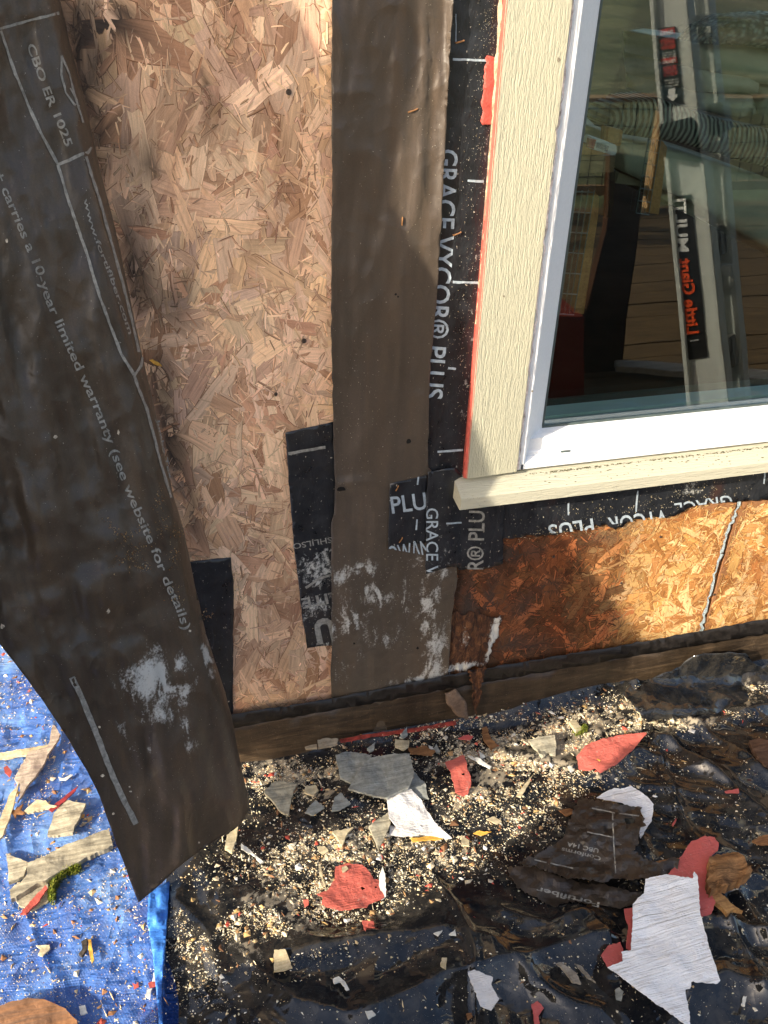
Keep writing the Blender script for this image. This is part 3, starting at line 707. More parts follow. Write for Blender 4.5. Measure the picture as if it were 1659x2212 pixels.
# ------------------------------------------------------------------ window: trim, sill, frame, panes
TO = .024
trim = prism('window_trim', [Wp(1100, -60, TO), Wp(1008, 1036, TO), Wp(1117, 1020, TO), Wp(1246, -60, TO)], (0, TO-.002, 0), M['trim'], None, .0015)
tag(trim, 'cream painted trim board with rough wood grain left of the window', 'trim board')
def redE(x, y): return Wp(x, y, .012)
re_ = prism('painted_edge', [Wp(1092, -60, .0165), Wp(1101, -60, .0235), Wp(1009, 1034, .0235), Wp(1001, 1032, .0165)], (.003, .014, 0), M['red'], trim)
bars('caulk_bead', [[(1085, -60), (1066, 250), (1048, 500), (1030, 700)]], 7, M['caulk'], trim, lambda x, y: Wp(x, y, .015), 4, .6)
rp = sheet('red_paint_patch', [(1052, 120), (1076, 122), (1082, 160), (1078, 195), (1066, 268), (1042, 270), (1038, 262), (1044, 240), (1040, 228), (1046, 180)], lambda x, y: .0065+.0007*vnoise(x/6, y/14), M['red'], 7, jagged=(7, 1.5), seed=3)
tag(rp, 'torn patch of red paint stuck on the black tape beside the trim', 'paint patch')
# sill: sloped board with a returned end
def sill():
    so_ = .052
    f = lambda x, y, o: Wp(x, y, o)
    A = f(975, 1048, .022); 
    x0 = float(f(994, 1103, so_)[0]); zt = float(f(1000, 1076, so_)[2]); zb = float(f(1003, 1103, so_)[2])
    zback = float(f(1117, 1022, .012)[2])
    x1 = 2.7; bm = bmesh.new()
    prof = [(-.002, zback+.004), (-.002, zb+.006), (-so_+.004, zb), (-so_, zb+.002), (-so_, zt-.002), (-so_+.003, zt)]
    rings = []
    nx = 60
    for i in range(nx+1):
        x = x0+(x1-x0)*i/nx
        rings.append([bm.verts.new((x, y, z)) for y, z in prof])
    n = len(prof)
    for i in range(nx):
        for k in range(n): bm.faces.new((rings[i][k], rings[i+1][k], rings[i+1][(k+1) % n], rings[i][(k+1) % n]))
    bm.faces.new(rings[0]); bm.faces.new(rings[-1][::-1]); bmesh.ops.recalc_face_normals(bm, faces=bm.faces)
    me = bpy.data.meshes.new('window_sill'); bm.to_mesh(me); bm.free()
    k = N('cream_painted_sill', .5, .4); w = k.noise(k.coord((.12, 1, 1)), 230, 4, .6, .8)
    d = k.noise(k.coord(), 60, 8, .8); s = k.noise(k.coord(), 300, 3, .6)
    c = k.mix(k.math('MULTIPLY', k.mask(d, .60, .72), .55), (.44, .42, .32), (.26, .21, .11))
    c = k.mix(k.math('MULTIPLY', k.mask(s, .66, .72), .6), c, (.12, .10, .06)); k.color(c); k.bump(w, .0022)
    o = link('window_sill', me, k.m); global sillo; sillo = o; tag(o, 'cream painted wooden sill with mould specks under the white window', 'sill')
    return x0, zt, zback
sx0, szt, szb = sill()
def wframe():
    root = empty('window', (gl_x+.5, .0, gl_z-.06))
    F0 = .006   # front of the vinyl frame; glass plane lies .03 behind the wall face
    A = Wp(1117, 1020, .010); B = Wp(1246, -60, .010)
    # jamb: outer flange, then the slanting inner face down to the glass
    def quadstrip(name, prof, z0, z1, m):
        bm = bmesh.new(); a = [bm.verts.new((x, y, z0)) for x, y in prof]; b = [bm.verts.new((x, y, z1)) for x, y in prof]; n = len(prof)
        for k in range(n): bm.faces.new((a[k], a[(k+1) % n], b[(k+1) % n], b[k]))
        bm.faces.new(a); bm.faces.new(b[::-1]); bmesh.ops.recalc_face_normals(bm, faces=bm.faces)
        me = bpy.data.meshes.new(name); bm.to_mesh(me); bm.free(); return link(name, me, m, root)
    xo = float(Wp(1181, 500, .020)[0])-.004; xf = float(Wp(1198, 500, .014)[0]); xi = float(Wp(1229, 500, -.030)[0])
    zi = gl_z; zf = float(Wp(1200, 960, .0)[2]); zo = float(Wp(1137, 1014, .020)[2])
    jam = quadstrip('jamb', [(xo, .06), (xo, -.018), (xf-.004, -.018), (xf, -.015), (xf, -.010), (xf+.006, -.004), (xi, .030), (xi, .06)], zo, gz1, M['vinyl'])
    # bottom rail: profile in y,z extruded along x, with the drip channel line
    prof = [(.06, zo), (-.018, zo), (-.018, zo+.010), (-.015, zo+.0125), (-.006, zo+.016), (-.0055, zo+.018), (-.0025, zo+.018), (-.0025, zo+.024), (.0, zo+.0265), (.0, zi-.004), (.024, zi-.001), (.030, zi), (.06, zi)]
    bm = bmesh.new(); X0 = xo+.012; a = [bm.verts.new((X0, y, z)) for y, z in prof]; b = [bm.verts.new((gx1, y, z)) for y, z in prof]; n = len(prof)
    for k in range(n): bm.faces.new((a[k], b[k], b[(k+1) % n], a[(k+1) % n]))
    bm.faces.new(a[::-1]); bm.faces.new(b); bmesh.ops.recalc_face_normals(bm, faces=bm.faces)
    me = bpy.data.meshes.new('bottom_rail'); bm.to_mesh(me); bm.free(); link('bottom_rail', me, M['vinyl'], root)
    boxm('jamb', (gx1-.05, -.012, zo), (gx1+.02, .06, gz1), M['vinyl'], root); boxm('head', (xo, -.012, gz1), (gx1+.02, .06, gz1+.06), M['vinyl'], root)
    boxm('weep_slot', (float(Wp(1212, 958, 0)[0]), -.0065, zo+.0183), (float(Wp(1231, 958, 0)[0]), -.0028, zo+.0205), M['gasket'], root)
    boxm('gasket', (xi, .0282, zi-.0005), (gx1-.05, .031, zi+.004), M['gasket'], root); boxm('gasket', (xi-.001, .0282, zi+.0042), (xi+.0025, .031, gz1), M['gasket'], root)
    for yy, nm in ((.0315, 'pane'), (.047, 'pane')):
        k = bpy.data.materials.new('window_glass'); k.use_nodes = True; t = k.node_tree; t.nodes.clear()
        out = t.nodes.new('ShaderNodeOutputMaterial'); mx = t.nodes.new('ShaderNodeMixShader'); fr = t.nodes.new('ShaderNodeFresnel'); fr.inputs[0].default_value = 2.05
        tr = t.nodes.new('ShaderNodeBsdfTransparent'); tr.inputs[0].default_value = (.90, .97, .93, 1); g = t.nodes.new('ShaderNodeBsdfGlossy'); g.inputs['Roughness'].default_value = 0.0
        g.inputs[0].default_value = (.95, 1, .96, 1)
        nz = t.nodes.new('ShaderNodeTexNoise'); nz.inputs['Scale'].default_value = 2.2; tc = t.nodes.new('ShaderNodeTexCoord'); bu = t.nodes.new('ShaderNodeBump'); bu.inputs['Distance'].default_value = .0012
        t.links.new(tc.outputs['Object'], nz.inputs[0]); t.links.new(nz.outputs[0], bu.inputs['Height']); t.links.new(bu.outputs[0], g.inputs['Normal'])
        t.links.new(fr.outputs[0], mx.inputs[0]); t.links.new(tr.outputs[0], mx.inputs[1]); t.links.new(g.outputs[0], mx.inputs[2]); t.links.new(mx.outputs[0], out.inputs[0])
        me = bpy.data.meshes.new(nm); me.from_pydata([(xi-.002, yy, zi-.002), (gx1-.04, yy, zi-.002), (gx1-.04, yy, gz1), (xi-.002, yy, gz1)], [], [(0, 1, 2, 3)])
        link(nm, me, k, root)
    tag(root, 'white vinyl window with reflecting double glass above the cream sill', 'window')
    return xi, zi
wxi, wzi = wframe()
def sill_mould():
    r_ = np.random.RandomState(44); V = []; F = []; x0 = float(Wp(1125, 1016, .0)[0])
    so_ = .052
    for i in range(900):
        x = r_.uniform(x0, 1.7); k = r_.rand(); y = -.0168-abs(r_.normal(0, .0018)) if k < .85 else -r_.uniform(.02, .05)
        if fbm(x*14, 0*x, 3) < -.12 and k < .6: continue
        t = (-.002-y)/(so_-.005); z = szb+.004+(szt-szb-.004)*t+.0006; L = r_.uniform(.0004, .0016); b = len(V)
        for q in range(6):
            a = q*math.pi/3; V.append((x+L*r_.uniform(.6, 1.6)*math.cos(a)*1.5, y+L*r_.uniform(.6, 1.2)*math.sin(a), z))
        F.append(tuple(range(b, b+6)))
    o = mesh('mould_specks', V, F, m_simple('mould', (.10, .085, .03), .9, .5, 300), sillo); o['kind'] = 'stuff'
sill_mould()
pt_ = lambda x, y: Wp(x, y, TO+.0006)
bars('joint_line', [jag([(1247, -60), (1182, 480), (1119, 1014)], 14, 1.3, 8, closed=False)], 3.0, m_simple('grey_joint', (.20, .18, .19), .8, .5, 100), trim, pt_, 4, .7)
blobs('dent', [(1207, 129, 4, 6), (1088, 640, 2, 3), (1150, 845, 2.5, 2), (1168, 300, 2, 2)], m_simple('dent_shade', (.20, .17, .12), .9, .4, 200), trim, pt_, 9)

# ------------------------------------------------------------------ hanging flap of building paper
flap_r = [(112, -60), (130, 0), (150, 90), (182, 210), (210, 340), (235, 440), (262, 550), (290, 690), (315, 800), (345, 930), (372, 1060), (398, 1150), (418, 1250), (445, 1370), (478, 1470), (500, 1545), (518, 1640), (537, 1730)]
def xr(y): return np.interp(y, [p[1] for p in flap_r], [p[0] for p in flap_r])
flap_out = flap_r+[(536, 1752), (520, 1780), (480, 1806), (430, 1838), (380, 1878), (330, 1925), (299, 1950), (280, 1900), (262, 1850), (240, 1790), (215, 1720), (185, 1660), (150, 1600), (120, 1555), (90, 1510), (45, 1450), (0, 1392), (-60, 1330), (-220, 1150), (-260, 700), (-260, -60)]
def ff(x, y):
    x = np.asarray(x, float); y = np.asarray(y, float); t = np.maximum(xr(y)-x, 0)
    k = np.clip(y, 0, 2000)/1740
    b = .030+.175*k**1.6+.045*np.sqrt(np.clip(t/70, 0, 1)*(2-np.clip(t/70, 0, 1)))+t*.00020
    # wrinkles run down along the fold
    u = (x-xr(y)); w = .013*fbm(u/52, y/330, 3)*sst(0, 60, t)+.004*ridged(u/90+y/500, y/420, 2)*sst(0, 80, t)+.003*fbm(x/90+y/120, y/160-x/240, 2)+.0008*fbm(x/18, y/26, 3)
    w = w+.010*sst(900, 1250, y)*sst(1500, 1300, y)*fbm(x/130+3, y/90, 3)*sst(30, 160, t)
    w = w+.004*ridged((x*.9-y*.35)/120, (x*.3+y)/260, 2)*sst(20, 90, t)
    return b+w
fp = sheet('building_paper_flap', flap_out, ff, M['flap'], 7.5, jagged=(22, .5), th=.0011, seed=7)
mark(fp, blob_field([(335, 1475, 75, 75, 1.15, .2), (390, 1470, 45, 75, 1.1, .1), (455, 1440, 13, 80, 1.4, -.30), (440, 1390, 18, 45, 1.0, -.3), (340, 1540, 90, 40, .8, .1), (410, 1610, 22, 26, .75, .4), (270, 1570, 34, 30, .6, 0), (295, 1490, 26, 60, .7, .2), (255, 1640, 18, 30, .5, .5), (250, 1820, 90, 10, .2, 0), (270, 1470, 50, 50, .75, .4), (350, 1400, 60, 24, .6, .2), (400, 1560, 40, 50, .7, .3), (310, 1620, 60, 30, .5, .4)]))
tag(fp, 'large brown-black building paper flap with printing, hanging loose from the wall corner', 'building paper')
pf = lambda x, y: Wp(x, y, ff(x, y)+.0008)
writing('lettering', 'CBO ER 1025', [(58, 98), (78, 155), (100, 215), (122, 265), (142, 318)], 17, M['ink2'], fp, pf, .02, step=8)
writing('lettering', '+ carries a 10-year limited warranty (see website for details)', [(-6, 372), (40, 480), (85, 588), (105, 650), (140, 728), (172, 800), (205, 870), (232, 940), (262, 1020), (292, 1095), (330, 1180), (362, 1262), (385, 1310), (402, 1360)], 19, M['ink2'], fp, pf, .014, step=8, y0=-.35)
writing('lettering', 'www.fortifiber.com', [(181, 430), (196, 490), (216, 545), (238, 600), (260, 665), (279, 722)], 10, M['ink2'], fp, pf, .012, step=6, y0=-.1)
writing('lettering', 'Jumbo Tex', [(337, 905), (348, 960), (366, 1035)], 7, M['ink2'], fp, pf, .02, step=6)
bars('printed_line', [[(0, 62), (60, 45), (128, 28)], [(2, 66), (30, 150), (62, 230), (95, 300), (125, 355)], [(125, 356), (150, 346), (176, 333), (190, 330), (198, 318)],
     [(125, 356), (150, 440), (185, 540), (215, 640), (245, 720), (262, 765), (290, 810)], [(290, 812), (305, 790), (308, 772)], [(290, 812), (318, 885), (345, 990), (370, 1075)],
     [(186, 338), (215, 430), (240, 520), (262, 600), (285, 690), (300, 760)]], 6, M['ink2'], fp, pf, 3, .25)
bars('printed_line', [[(133, 120), (132, 160), (142, 200), (160, 225), (172, 230)], [(133, 120), (150, 160), (160, 200), (172, 240), (180, 265)], [(152, 190), (165, 215), (180, 265)]], 4, M['ink2'], fp, pf, 5, .3)
bars('printed_line', [[(155, 1463), (178, 1510), (200, 1565), (218, 1610), (245, 1680), (266, 1725), (294, 1780)]], 12, M['ink2'], fp, pf, 6, .1)
tornm = m_simple('torn_paper_fibre', (.6, .52, .40), .7, .4, 300)
blobs('torn_fleck', [(120, 944, 5, 4), (256, 934, 3, 7), (234, 1320, 4, 5), (5, 1353, 5, 6), (410, 1363, 3, 3), (15, 520, 3, 5), (215, 1570, 3, 3), (222, 1675, 5, 4), (430, 1880-60, 2, 2), (280, 1700, 2, 2), (245, 1758, 3, 3), (282, 1710, 3, 2)], tornm, fp, pf, 6)
# brown crumbs clinging to the flap and the strip
def specks(name, spots, n, m, parent, offf, seed, size=(.8, 2.6), cols=None):
    r = np.random.RandomState(seed); V = []; F = []; CO = []
    cols = cols or [(.30, .18, .08), (.42, .28, .14), (.22, .12, .06), (.50, .38, .22)]
    for i in range(n):
        cx, cy, sx, sy, a = spots[r.randint(len(spots))]; u, w = r.normal(0, 1, 2)
        x = cx+u*sx*math.cos(a)-w*sy*math.sin(a); y = cy+u*sx*math.sin(a)+w*sy*math.cos(a)
        L = r.uniform(*size); W_ = L*r.uniform(.2, .6); th = r.uniform(0, 6.3); b = len(V)
        c = cols[r.randint(len(cols))]
        o0 = float(offf(np.array([x]), np.array([y]))[0])
        for (p, q, d) in ((-L, 0, .0003), (0, -W_, .0003), (L, 0, .0004), (0, W_, .0003), (0, 0, .0016)):
            V.append(tuple(Wp(x+p*math.cos(th)-q*math.sin(th), y+p*math.sin(th)+q*math.cos(th), o0+d))); CO.append(c)
        F += [(b, b+1, b+4), (b+1, b+2, b+4), (b+2, b+3, b+4), (b+3, b, b+4)]
    o = mesh(name, V, F, m, parent, col=np.array(CO)); o['kind'] = 'stuff'; return o
crm = m_attr('crumb', .8, .2, bump=0)
specks('clinging_crumbs', [(295, 1190, 30, 6, 2.6), (270, 1160, 30, 8, -.5), (280, 1210, 14, 10, 0), (250, 1145, 30, 4, .8), (345, 1080, 8, 20, 0), (385, 1150, 10, 6, 0), (460, 1080-160, 6, 30, .2), (375, 1200, 8, 16, 0), (450, 1330, 8, 6, 0), (350, 1135, 14, 8, 2.4), (310, 1225, 8, 6, 0), (380, 1290, 10, 12, .5)], 520, crm, fp, lambda x, y: ff(x, y), 5)
specks('clinging_dust', [(150, 1000, 120, 150, 0), (300, 1400, 120, 200, 0), (350, 1700, 100, 100, 0)], 420, crm, fp, lambda x, y: ff(np.minimum(x, xr(y)-5), y), 6, (.4, 1.2), [(.5, .48, .42), (.35, .3, .22)])
specks('clinging_dust', [(900, 1350, 40, 120, 0), (940, 1200, 20, 50, 0), (800, 1250, 60, 50, 0), (920, 250, 30, 200, 0), (780, 900, 40, 100, 0)], 700, crm, st, lambda x, y: fs(np.clip(x, 720, 955), y), 7, (.4, 1.6), [(.6, .58, .5), (.5, .45, .35), (.35, .3, .22)])
specks('clinging_dust', [(1040, 200, 12, 120, 0), (1020, 500, 14, 150, 0), (1000, 800, 14, 120, 0), (1060, 60, 10, 60, 0)], 800, crm, tp, lambda x, y: f3(x, y)+.0008, 8, (.4, 1.5), [(.62, .6, .52), (.6, .5, .3), (.55, .52, .46)])
specks('clinging_dust', [(1350, 1100, 120, 12, -.1), (1200, 1150, 70, 6, -.1), (1480, 1060, 60, 16, -.1)], 420, crm, ut, lambda x, y: f8(x, y)+.0008, 9, (.5, 2.0), [(.62, .56, .42), (.6, .5, .3)])

# ------------------------------------------------------------------ unseen blockers added: sheet cut to the wall shadow, board shading the ground
ta, te = math.tan(SUN_AZ), math.tan(SUN_EL)/math.sin(SUN_AZ)
XW = -.45
def to_wing(p):
    return (float(p[1]-(p[0]-XW)/ta), float(p[2]+(p[0]-XW)*te))
wall_edge = [(885, -60), (886, 0), (900, 90), (893, 150), (872, 215), (862, 300), (842, 400), (840, 440), (870, 500), (905, 560), (935, 600), (965, 645), (985, 700), (1003, 790)]
we = [to_wing(Wp(x, y, .012)) for x, y in wall_edge]+[to_wing(Wp(1030, 930, TO)), to_wing(Wp(1062, 1030, TO))]+[to_wing(Wp(x, y, 0)) for x, y in [(1230, 1172), (1262, 1215), (1310, 1270), (1345, 1330), (1395, 1385)]]
ge = [to_wing(Gp(x, y, .02)) for x, y in [(1340, 1492), (1200, 1560), (1004, 1655), (970, 1672), (891, 1703), (837, 1737), (700, 1790), (560, 1842), (505, 1850)]]
we = [p for i, p in enumerate(we)]
wing = [(-.14, .62)]+[to_wing(Wp(632, -60, 0)), to_wing(Wp(640, 0, 0)), to_wing(Wp(670, 60, 0)), to_wing(Wp(715, 150, 0)), to_wing(Wp(720, 60, 0)), to_wing(Wp(722, -60, 0))]+we+ge+[(-.42, -1.15), (-.33, -1.13), (-.15, -1.12)]
def wing_obj():  # added sheet out of view, outline projected back from the shadow edge
    v, f = tri2d(jag(wing, .03, .0015, 2), .02, seed=4)
    xx = XW+.004*fbm(v[:, 0]*9, v[:, 1]*5, 3)
    P = np.stack([xx, v[:, 0], v[:, 1]], 1); P2, F2 = thick(P, f, (1, 0, 0), .0015)
    o = mesh('added_shade_sheet', P2, F2, m_simple('shade_sheet_brown', (.05, .04, .03), .5, .4, 12), None, True)
    tag(o, 'unseen paper sheet added beyond the wall corner, cut to cast the wall shadow', 'building paper')
wing_obj()
def shade_board():  # added blocker in place of the viewer's body, edge follows the ground shadow
    ed = [to_wing(Gp(x, y, .01)) for x, y in [(330, 2260), (420, 2150), (600, 2060), (850, 2005), (1000, 1950), (1080, 1868), (1250, 1742), (1400, 1640), (1450, 1585), (1659, 1528), (1750, 1500)]]
    ed = [p for p in ed]
    pts = ed+[(ed[-1][0]-.02, -.25), (-1.9, -.25), (-1.9, -1.30), (ed[0][0]-.02, -1.36)]
    v, f = tri2d(pts, .06, seed=4); P = np.stack([np.full(len(v), XW-.03), v[:, 0], v[:, 1]], 1); P2, F2 = thick(P, f, (1, 0, 0), .018)
    o = mesh('added_shade_board', P2, F2, m_wood('shade_board_wood', (.2, .15, .1), (.4, .32, .22), 0, .2)); tag(o, 'unseen board added to the left of the viewer, cut to cast the ground shadow', 'board')
shade_board()

# ------------------------------------------------------------------ room behind the window
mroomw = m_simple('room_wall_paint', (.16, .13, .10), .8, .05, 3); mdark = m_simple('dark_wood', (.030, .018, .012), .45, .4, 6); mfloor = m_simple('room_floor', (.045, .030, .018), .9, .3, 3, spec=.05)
room = empty('room', (1.6, 2.2, -H+.2))
z0r = -1.0
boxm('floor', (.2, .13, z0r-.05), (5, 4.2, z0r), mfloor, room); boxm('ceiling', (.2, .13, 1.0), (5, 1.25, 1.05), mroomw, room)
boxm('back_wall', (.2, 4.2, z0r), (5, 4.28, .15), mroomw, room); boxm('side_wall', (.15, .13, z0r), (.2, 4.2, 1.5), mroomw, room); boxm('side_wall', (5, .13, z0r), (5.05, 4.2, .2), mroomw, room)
room['kind'] = 'structure'
zl = wzi+.004; yl = 0
def Zp(x, y, z):   # photo point on the plane of height z
    d = ray(x, y); p = d*(z/d[..., 2])[..., None]; p[..., 1] -= D; return p
iy = float(Zp(1180, 876, zl)[1])
led = boxm('window_ledge', (wxi-.05, .062, zl-.03), (2.6, iy, zl), m_simple('pale_ledge', (.72, .86, .76), .45, .03, 8), None, .002)
tag(led, 'pale interior ledge seen through the bottom of the glass', 'ledge')
def quadp(name, pts, y, depth, m, parent=None, bev=.0):
    return prism(name, [tuple(Wp(a, b, -y)) for a, b in pts], (0, depth, 0), m, parent, bev)
mbei = m_simple('beige_upholstery', (.34, .30, .22), .9, .08, 30, .002, 80); mcush = m_simple('sage_upholstery', (.52, .51, .40), .9, .12, 8, .004, 12)
mstain = m_wood('orange_wood', (.36, .17, .06), (.62, .34, .12), 0, .6, .5)
# low table with a small box and a scrap of wood
tb = empty('side_table', Wp(1240, 600, -.55))
quadp('table_top', [(1150, 292), (1330, 320), (1332, 334), (1150, 336)], .45, .4, mstain, tb, .003); quadp('apron', [(1150, 338), (1330, 336), (1326, 372), (1150, 378)], .47, .3, m_simple('table_apron', (.20, .13, .07), .5), tb)
quadp('leg', [(1312, 370), (1330, 368), (1322, 470), (1306, 470)], .50, .05, mdark, tb)
quadp('leg', [(1152, 376), (1170, 376), (1166, 470), (1150, 470)], .50, .05, mdark, tb)
tag(tb, 'small wooden side table inside the window', 'table')
bx = quadp('small_box', [(1286, 301), (1292, 300), (1333, 314), (1333, 332), (1326, 336), (1271, 320)], .44, .05, m_simple('white_carton', (.75, .75, .74), .5, .1, 60), None, .002)
tag(bx, 'small white box with a red end lying on the side table', 'box')
quadp('red_end', [(1273, 299), (1288, 302), (1283, 322), (1270, 318)], .438, .01, M['red'], bx)
quadp('print', [(1290, 308), (1316, 316), (1312, 328), (1287, 319)], .4385, .0006, m_simple('grey_print', (.35, .35, .36), .6, .5, 500), bx)
wb = quadp('wood_scrap', [(1308, 272), (1347, 282), (1342, 316), (1328, 314), (1305, 306)], .50, .02, mstain, None, .002); tag(wb, 'upright scrap of orange wood behind the small white box', 'wood scrap')
# bench and houndstooth throw
def m_hound():
    k = N('houndstooth_throw', .95, .1); v = k.coord((1, 1, 1)); ck = k.n('TexChecker', Scale=62.0); k.l(v, ck.inputs['Vector'])
    w = k.n('TexWave', Scale=22.0, Distortion=3.0); w.wave_profile = 'SAW'; k.l(k.coord((1, .2, 1)), w.inputs['Vector'])
    f = k.math('GREATER_THAN', w.outputs[0], .5); c = k.mix(k.math('MULTIPLY', f, .9), (.03, .035, .035), (.50, .53, .47)); c = k.mix(.25, c, ck.outputs[0], 'MULTIPLY'); k.color(c)
    k.bump(w.outputs[0], .004); return k.m
mh = m_hound()
def soft(name, pts, y, depth, m, parent=None, amp=.02, step=16):
    "cushion-like body: outline on a plane, front face bulging towards the viewer"
    out = jag(pts, 18, .4, 3); v, f = tri2d(out, step)
    o = np.array(out); d = np.min(np.hypot(v[:, None, 0]-o[None, :, 0], v[:, None, 1]-o[None, :, 1]), axis=1)
    off = -y+amp*np.sqrt(np.clip(d/45, 0, 1))+.006*fbm(v[:, 0]/40, v[:, 1]/40, 3)
    P = Wp(v[:, 0], v[:, 1], off); n = len(P); P3 = Wp(v[:, 0], v[:, 1], off); P3 = P3+np.array([0, depth, 0]); P2 = np.vstack([P, P3]); _, F2 = thick(P, f, (0, -1, 0), .01)
    return mesh(name, P2, F2, m, parent, True)
bn = empty('bench', Wp(1450, 560, -1.0))
soft('seat', [(1338, 300), (1480, 330), (1700, 400), (1800, 470), (1800, 620), (1680, 550), (1500, 440), (1350, 372)], .95, .5, mcush, bn)
quadp('base', [(1338, 372), (1500, 440), (1500, 470), (1385, 402), (1330, 396)], .99, .4, mbei, bn); tag(bn, 'upholstered bench under the houndstooth throw', 'bench')
th = soft('houndstooth_throw', [(1305, 262), (1330, 235), (1365, 218), (1420, 212), (1500, 240), (1560, 258), (1700, 290), (1800, 320), (1800, 420), (1700, 372), (1620, 352), (1540, 330), (1460, 305), (1400, 298), (1330, 288)], .90, .12, mh, None, .03)
tag(th, 'black and white houndstooth throw over the bench inside', 'throw')
sf = empty('sofa', Wp(1600, 300, -1.9))
for q in ([(1510, 100), (1560, 92), (1700, 110), (1800, 130), (1800, 190), (1640, 180), (1512, 150)], [(1508, 150), (1620, 160), (1640, 180), (1638, 200), (1512, 200)], [(1512, 202), (1625, 206), (1640, 245), (1600, 255), (1512, 236)], [(1642, 190), (1800, 200), (1800, 300), (1660, 282), (1635, 240)]):
    soft('cushion', q, 1.5, .5, mcush, sf, .06)
tag(sf, 'pale green-grey sofa with stacked cushions at the right of the window', 'sofa')
def m_knit():
    k = N('knitted_blanket', .95, .1); vo = k.n('TexVoronoi', Scale=55.0); k.l(k.coord(), vo.inputs['Vector'])
    k.color(k.ramp(vo.outputs['Distance'], [(.15, (.55, .58, .53)), (.6, (.05, .07, .08))])); k.bump(vo.outputs['Distance'], -.006); return k.m
kb2 = soft('knitted_blanket', [(1518, 95), (1545, 62), (1600, 38), (1700, 30), (1800, 40), (1800, 125), (1700, 112), (1600, 98)], 1.42, .15, m_knit(), None, .07); tag(kb2, 'grey knitted blanket bunched on top of the sofa', 'blanket')
# dark cabinet side, red-brown box and wire crates
mw = m_simple('crate_wire', (.22, .25, .24), .4, .2, 100, metal=.7)
def crate(x0, x1, xa, xb, y0, y1, yy, lab, cols_, rows_):
    root = empty('wire_crate', Wp((x0+x1)/2, y1, -yy)); r = .0016
    for i in range(cols_+1):
        t = i/cols_; tube('wire', [Wp(x0+(x1-x0)*t, y0, -yy), Wp(xa+(xb-xa)*t, y1, -yy)], r, mw, root, 5)
    for j in range(rows_+1):
        t = j/rows_; tube('wire', [Wp(x0+(xa-x0)*t, y0+(y1-y0)*t, -yy), Wp(x1+(xb-x1)*t, y0+(y1-y0)*t+4, -yy)], r, mw, root, 5)
    quadp('wooden_post', [(x1, y0), (x1+14, y0+18), (xb+22, y1+4), (xb, y1)], yy+.01, .03, mstain, root, .002)
    tag(root, lab, 'wire crate', 'wire crates inside the window')
crate(1205, 1284, 1178, 1240, 412, 676, .52, 'wire mesh crate with a wooden post at the left edge of the glass', 6, 6)
crate(1400, 1428, 1374, 1402, 300, 460, .9, 'smaller wire mesh crate behind the ladder reflection', 3, 6)

# ------------------------------------------------------------------ outside, seen only as reflections: ladder, deck rail, planks, meadow, trees
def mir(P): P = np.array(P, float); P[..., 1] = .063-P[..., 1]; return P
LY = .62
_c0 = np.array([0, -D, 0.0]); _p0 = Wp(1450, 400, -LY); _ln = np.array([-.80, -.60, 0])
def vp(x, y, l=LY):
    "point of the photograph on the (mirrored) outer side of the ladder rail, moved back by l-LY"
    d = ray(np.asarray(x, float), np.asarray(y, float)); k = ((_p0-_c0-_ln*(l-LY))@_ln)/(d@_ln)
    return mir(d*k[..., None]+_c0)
malu = m_simple('grey_fibreglass_rail', (.56, .58, .55), .4, .06, 20); mblk = m_simple('black_label', (.015, .015, .016), .4); mredl = m_simple('red_label', (.55, .03, .02), .4); mora = m_simple('orange_lettering', (.85, .10, .02), .4, .05); mwht = m_simple('white_lettering', (.8, .8, .8), .4, .02)
ld = empty('ladder', vp(1600, 1200))
def lq(name, pts, l, dep, m, bev=0): return prism(name, [tuple(vp(a, b, l)) for a, b in pts], (.8*dep, -.6*dep, 0), m, ld, bev)
def rail(x0, x1, xa, xb, l):
    lq('rail', [(x0, -200), (x1, -200), (xb, 1200), (xa, 1200)], l, .022, malu, .002)
    for a, b in ((x0, xa), (x1, xb)): lq('rail_flange', [(a-6, -200), (a+5, -200), (b+5, 1200), (b-6, 1200)], l-.012, .04, malu, .002)
sl_ = (1478-1395)/880.
X = lambda x, y: x+sl_*y*1.0
rail(X(1408, -200), X(1478, -200), X(1408, 1200), X(1490, 1200), LY)
rail(X(1500, -200), X(1528, -200), X(1492, 1200), X(1524, 1200), LY+.10)
lq('label', [(1417, 62), (1460, 58), (1476, 222), (1440, 230)], LY-.003, .002, mblk)
lq('label_band', [(1416, 66), (1459, 60), (1461, 74), (1419, 80)], LY-.0045, .001, mredl); lq('label_band', [(1430, 128), (1463, 124), (1465, 136), (1432, 141)], LY-.0045, .001, mredl)
lq('label_band', [(1425, 84), (1460, 80), (1462, 104), (1430, 108)], LY-.0043, .001, m_simple('dark_red_label', (.25, .02, .015), .5)); lq('label_band', [(1434, 144), (1464, 140), (1466, 158), (1436, 162)], LY-.0043, .001, m_simple('dark_red_label', (.25, .02, .015), .5))
def lw(s, path, h, m, l, mirror=True, bold=.01, nm='lettering', **k): return writing(nm, s, path, h, m, ld, lambda x, y: vp(x, y, l), bold, mirror=False, **k)
LL = LY-.006
